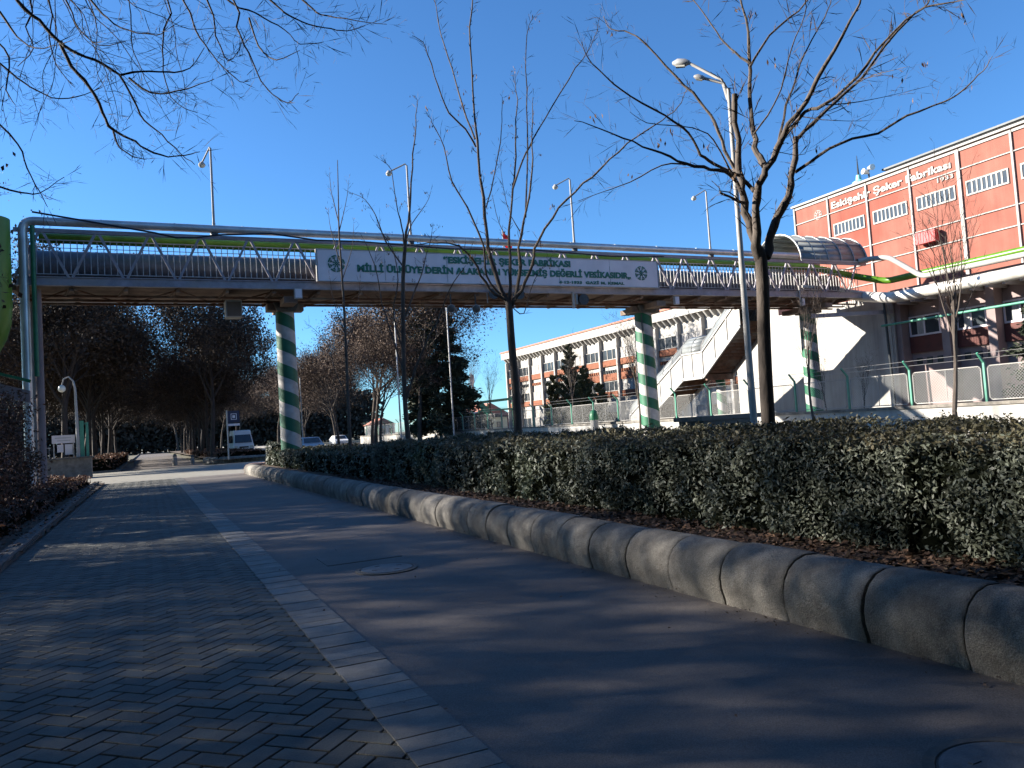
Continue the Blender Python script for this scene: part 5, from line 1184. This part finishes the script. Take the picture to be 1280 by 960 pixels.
# the big tree whose branches hang into the top left corner; its trunk stands left of the frame
main = [([(-5.2, 5.2, .1), (-5.1, 5.3, 2.5), (-4.8, 5.5, 5.0), (-4.6, 5.6, 8.5), (-4.4, 5.8, 12)], .24, .10),
        ([(-4.8, 5.5, 5.0), (-3.2, 6.4, 6.6), (-1.9, 6.9, 7.2), (-.9, 7.3, 7.3), (.3, 7.6, 7.0), (1.6, 7.6, 6.6)], .10, .02),
        ([(-4.9, 5.45, 4.2), (-3.4, 6.8, 5.6), (-2.3, 7.4, 6.0), (-1.4, 7.4, 6.0)], .07, .02),
        ([(-4.7, 5.5, 6.5), (-3.4, 5.0, 8.2), (-2.0, 4.6, 9.2), (-.5, 4.6, 9.6)], .08, .02),
        ([(-4.7, 5.5, 6.8), (-5.6, 6.6, 8.6), (-6.0, 7.6, 10.5)], .08, .02), ([(-4.6, 5.6, 8.0), (-3.6, 6.6, 9.8), (-2.6, 7.6, 11)], .07, .02)]
traced_tree(main+LIMBS_OVERHANG, (-5.2, 5.2, .06), 'overhanging_tree', 'dark bare branches of a large tree hanging into the top left corner', 15, 12, .26, 0, None, 'twig', 'bark_dark', 2, .3, .0032)

# ---- grown trees, a few kinds copied along the avenue
def grown(seed, H, name, label, cat, loc, kids, maxl=3, r0=.22, leaf=None, leaf_n=0, leaf_s=.06, twm='twig', up=.12, ang=(.45, .95), tw=.008, sub=2, group=None, first=.55, bark='bark_dark', spread=.3):
    T = Tree(seed); base = Vector(loc)
    T.branch(base+Vector((0, 0, -.05)), Vector((0, 0, 1)), H*first, r0, 0, maxl, kids, up, .16, sub, tw, ang)
    # a leader carrying on upward
    return T.finish(name, label, cat, loc, group, bark=bark, twm=twm, leaf=leaf, leaf_n=leaf_n, leaf_s=leaf_s, seed=seed, leaf_spread=spread)
ordn = ['first', 'second', 'third', 'fourth', 'fifth', 'sixth', 'seventh', 'eighth', 'ninth', 'tenth', 'eleventh', 'twelfth', 'thirteenth', 'fourteenth', 'fifteenth', 'sixteenth']
GA = 'large dark trees lining the avenue beyond the crossing'
dk = dict(leaf='darkleaf', leaf_n=26000, leaf_s=.13, twm='twig')
a1 = grown(21, 15.5, 'avenue_tree', 'first tree of the left avenue row, tallest, its top showing above the bridge', 'tree', (-5.2, 61, 0), (9, 7, 6, 8), tw=.016, r0=.32, group=GA, ang=(.4, 1.0), spread=.45, **dk)
a2 = grown(22, 19, 'avenue_tree', 'first dark round tree to the right of the avenue, left of the bus stop sign', 'tree', (4.6, 66, .2), (9, 7, 6, 8), tw=.014, r0=.28, group=GA, ang=(.5, 1.05), spread=.45, **dk)
a2.scale = (.72, .72, .8); a1.scale = (.82, .82, .95)
rr_ = random.Random(5)
for i in range(1, 10):
    copy_thing(a1 if i % 2 else a2, (-4.6+rr_.uniform(-.4, .4), 61+i*8.5, 0), '%s tree of the left avenue row beyond the crossing' % ordn[i], rr_.uniform(0, 6.28), rr_.uniform(.72, .86))
for i in range(6):
    copy_thing(a2 if i % 2 else a1, (-11.5+rr_.uniform(-1, 1), 58+i*9, 0), '%s tree of the outer left row behind the avenue trees' % ordn[i], rr_.uniform(0, 6.28), rr_.uniform(.72, .85))
for i in range(1, 10):
    copy_thing(a2 if i % 2 else a1, (5.2+rr_.uniform(-.4, .4), 66+i*8.5, 0), '%s tree of the right avenue row beyond the crossing' % ordn[i], rr_.uniform(0, 6.28), rr_.uniform(.6, .72))
GB = 'brown winter trees along the far side of the street'
b1 = grown(31, 17, 'street_tree', 'nearest brown bushy tree across the street, right of the third young tree', 'tree', (21.8, 66, .1), (8, 7, 6, 8), tw=.014, r0=.24, group=GB, leaf='twig_brown', leaf_n=24000, leaf_s=.10, twm='twig_brown', bark='bark', ang=(.45, 1.0), spread=.4)
pos = [(20.0, 74, .85), (22.3, 84, .85), (20.4, 92, .75), (22.5, 103, .72), (20.2, 112, .68), (22.0, 123, .68), (20.6, 135, .85), (22, 150, .9), (18.8, 68, .62)]
for i, (x, y, s) in enumerate(pos): copy_thing(b1, (x, y, .1), '%s brown tree counted along the far side of the street' % ordn[i+1], rr_.uniform(0, 6.28), s)
for i, (x, y, s) in enumerate([(12, 150, .8), (16, 165, .9), (10, 175, .9), (30, 140, .8), (6, 190, 1.1), (-1, 230, 1.1), (20, 200, 1), (3, 240, 1.2)]): copy_thing(a2 if i % 2 else b1, (x, y, 0), '%s hazy tree at the far end of the street' % ordn[i], rr_.uniform(0, 6.28), s)

# conifers
def conifer(name, label, loc, H, R0, n, size, seed, m='conifer', power=1.0, z0f=.04, cat='conifer', droop=.25, group=None):
    r = np.random.RandomState(seed); t = thing(name, label, cat, loc, group); mb = MB(); x, y, z = loc
    mb.tube([(x, y, z-.1), (x, y, z+H*.97)], [.035*H*.4, .01], 8); mb.build('trunk', M['bark_dark'], t, smooth=True)
    P, T = [], []; mb = MB(); nb = int(14*H/3)
    for k in range(nb):
        f = z0f+(1-z0f)*(k+r.uniform(0, 1))/nb; Rr = R0*(1-f)**power*r.uniform(.7, 1.12)+.05; a = k*2.4+r.uniform(-.3, .3); h = z+H*f
        e = Vector((x+math.cos(a)*Rr, y+math.sin(a)*Rr, h-droop*Rr)); s0 = Vector((x, y, h)); mb.tube([s0, e], [.02, .005], 3, cap=False)
        m_ = int(n/nb*(.35+1.3*(1-f)))
        for _ in range(m_):
            u = r.uniform(.1, 1)**.6; c = s0.lerp(e, u); w = .10*Rr+.06
            P.append((c.x+r.normal()*w*.8, c.y+r.normal()*w*.8, c.z+r.normal()*w*.6)); dd = (e-s0).normalized(); T.append((dd.x+r.normal()*.5, dd.y+r.normal()*.5, dd.z+r.normal()*.4+.1))
    mb.build('branches', M['bark_dark'], t); P = np.array(P); T = np.array(T); T /= np.linalg.norm(T, axis=1, keepdims=True)
    B = np.cross(T, r.normal(size=T.shape)); B /= np.linalg.norm(B, axis=1, keepdims=True); S = size*r.uniform(.5, 1.3, len(P))[:, None]
    cards('needles', P, T*S, B*S*.4, M[m], t, fold=.2); return t
conifer('pine_tree', 'dark green pine behind the fence at the right edge of the picture', (34.2, 19.8, 0), 6.4, 2.3, 16000, .12, 1, droop=.1)
conifer('pine_tree', 'brownish low conifer below the pine at the right edge', (31.5, 17.2, 0), 3.3, 2.4, 9000, .11, 2, 'thuja', .6)
conifer('dark_conifer', 'dark tall conifer behind the street trees, left of the pale sky gap', (24.2, 67, 0), 13, 4.0, 42000, .2, 3, 'conifer', .42, .12)
GT = 'narrow cypress trees in front of the long white wing'
for (x, y, h, r0, lab, sd_) in ((37.3, 65.6, 8.7, 1.5, 'tallest cypress in front of the long white wing', 4), (37.4, 69.3, 6.0, 1.15, 'shorter pointed cypress left of the tallest one', 5), (37.2, 62.9, 6.3, 1.2, 'bushy cypress right of the tallest one', 6), (37.6, 60.9, 4.6, .9, 'lowest cypress, nearest the white bays', 7)):
    conifer('cypress', lab, (x, y, 0), h, r0, 16000, .12, sd_, 'thuja', .5, .03, 'cypress', -.9, GT)

# bare saplings near the fence
sap = grown(41, 7.2, 'sapling', 'bare sapling on the far pavement in front of the right factory fence', 'tree', (22.6, 15.9, .12), (6, 5, 4), maxl=2, r0=.085, tw=.008, sub=2, ang=(.25, .6), up=.3, bark='bark', first=.62, group='bare saplings on the far pavement')
copy_thing(sap, (22.9, 21.9, .12), 'bare sapling on the far pavement in front of the white wall and striped column', 2.2, (.7, .7, .8))
copy_thing(sap, (28.3, 26.2, .1), 'small twisted bare tree in the yard before the blank white wall', 4.0, .52)
copy_thing(sap, (26.8, 22.9, .1), 'low bare bush with fine twigs behind the fence near the white wall', 1.0, .42)
copy_thing(sap, (23.0, 33.5, .12), 'bare sapling beside the middle striped column', 5.1, .85)
copy_thing(sap, (35, 72, .1), 'bare tree in front of the left bays of the long white wing', .7, .95)
copy_thing(sap, (35, 80, .1), 'bare tree before the left end of the long white wing', 2.9, 1.1)
copy_thing(sap, (36.5, 90, .1), 'pale bare tree standing at the left corner of the long white wing', 1.9, 1.35)
copy_thing(sap, (31.5, 55, .1), 'slender bare tree left of the middle striped column', 3.3, 1.0)

# unseen trees: left row throws the dapples; conifers and rear ones added to darken
GS = 'trees left of the path, outside the picture'
s1 = grown(51, 18, 'shade_tree', 'first shade tree standing left of the picture beside the path', 'tree', (-8.5, -14, 0), (9, 7, 5, 6), tw=.02, r0=.26, leaf='shrubleaf', leaf_n=7500, leaf_s=.055, group=GS, ang=(.45, 1.05), spread=.5)
dc = [o for o in bpy.data.objects if o.name == 'dark_conifer'][0]
for i, (x, y, s) in enumerate([(-9.0, 4.8, .6), (-8.3, 15.6, .42), (-8.6, 20.6, .48), (-9.4, 27, .5), (-12.4, 32, .6), (-7.5, -1.5, .7), (7.5, -4.5, 1.15), (1.5, -6.5, 1.2), (13, -.5, 1.2), (-4.5, -7, 1.2), (14.5, -7, 1.3), (-12, -8, 1.3), (9, -10, 1.3)]):  # unseen conifers, added to block sun and sky light over the path
    copy_thing(dc, (x, y, 0), '%s added shade conifer standing %s, outside the picture' % (ordn[i], 'left of the path' if i < 6 else 'behind the camera'), i*1.3, s)
k = 1
for i, (x, y, s) in enumerate(SHADE):
    copy_thing(s1 if i % 3 else a2, (x, y, 0), '%s unseen shade tree standing outside the picture' % (ordn[k] if k < 16 else str(k)+'th'), rr_.uniform(0, 6.28), s); k += 1

def far_wood(name, x0, x1, y0, y1, h, n):
    r = np.random.RandomState(9); P = np.empty((n, 3)); P[:, 0] = r.uniform(x0, x1, n); P[:, 1] = r.uniform(y0, y1, n)
    top = np.array([h*(.72+.38*noise.noise((x*.07, 3, 1))+.12*noise.noise((x*.4, 1, 1))) for x in P[:, 0]]); P[:, 2] = top*r.uniform(0, 1, n)**.7
    N = r.normal(size=P.shape); N /= np.linalg.norm(N, axis=1, keepdims=True); T = np.cross(N, r.normal(size=P.shape)); T /= np.linalg.norm(T, axis=1, keepdims=True); B = np.cross(N, T); S = r.uniform(.3, .8, n)[:, None]
    tag(cards(name, P, T*S, B*S*.6, M['farwood'], fold=.3), kind='stuff')
far_wood('distant_wood', -90, 58, 205, 235, 17, 90000)
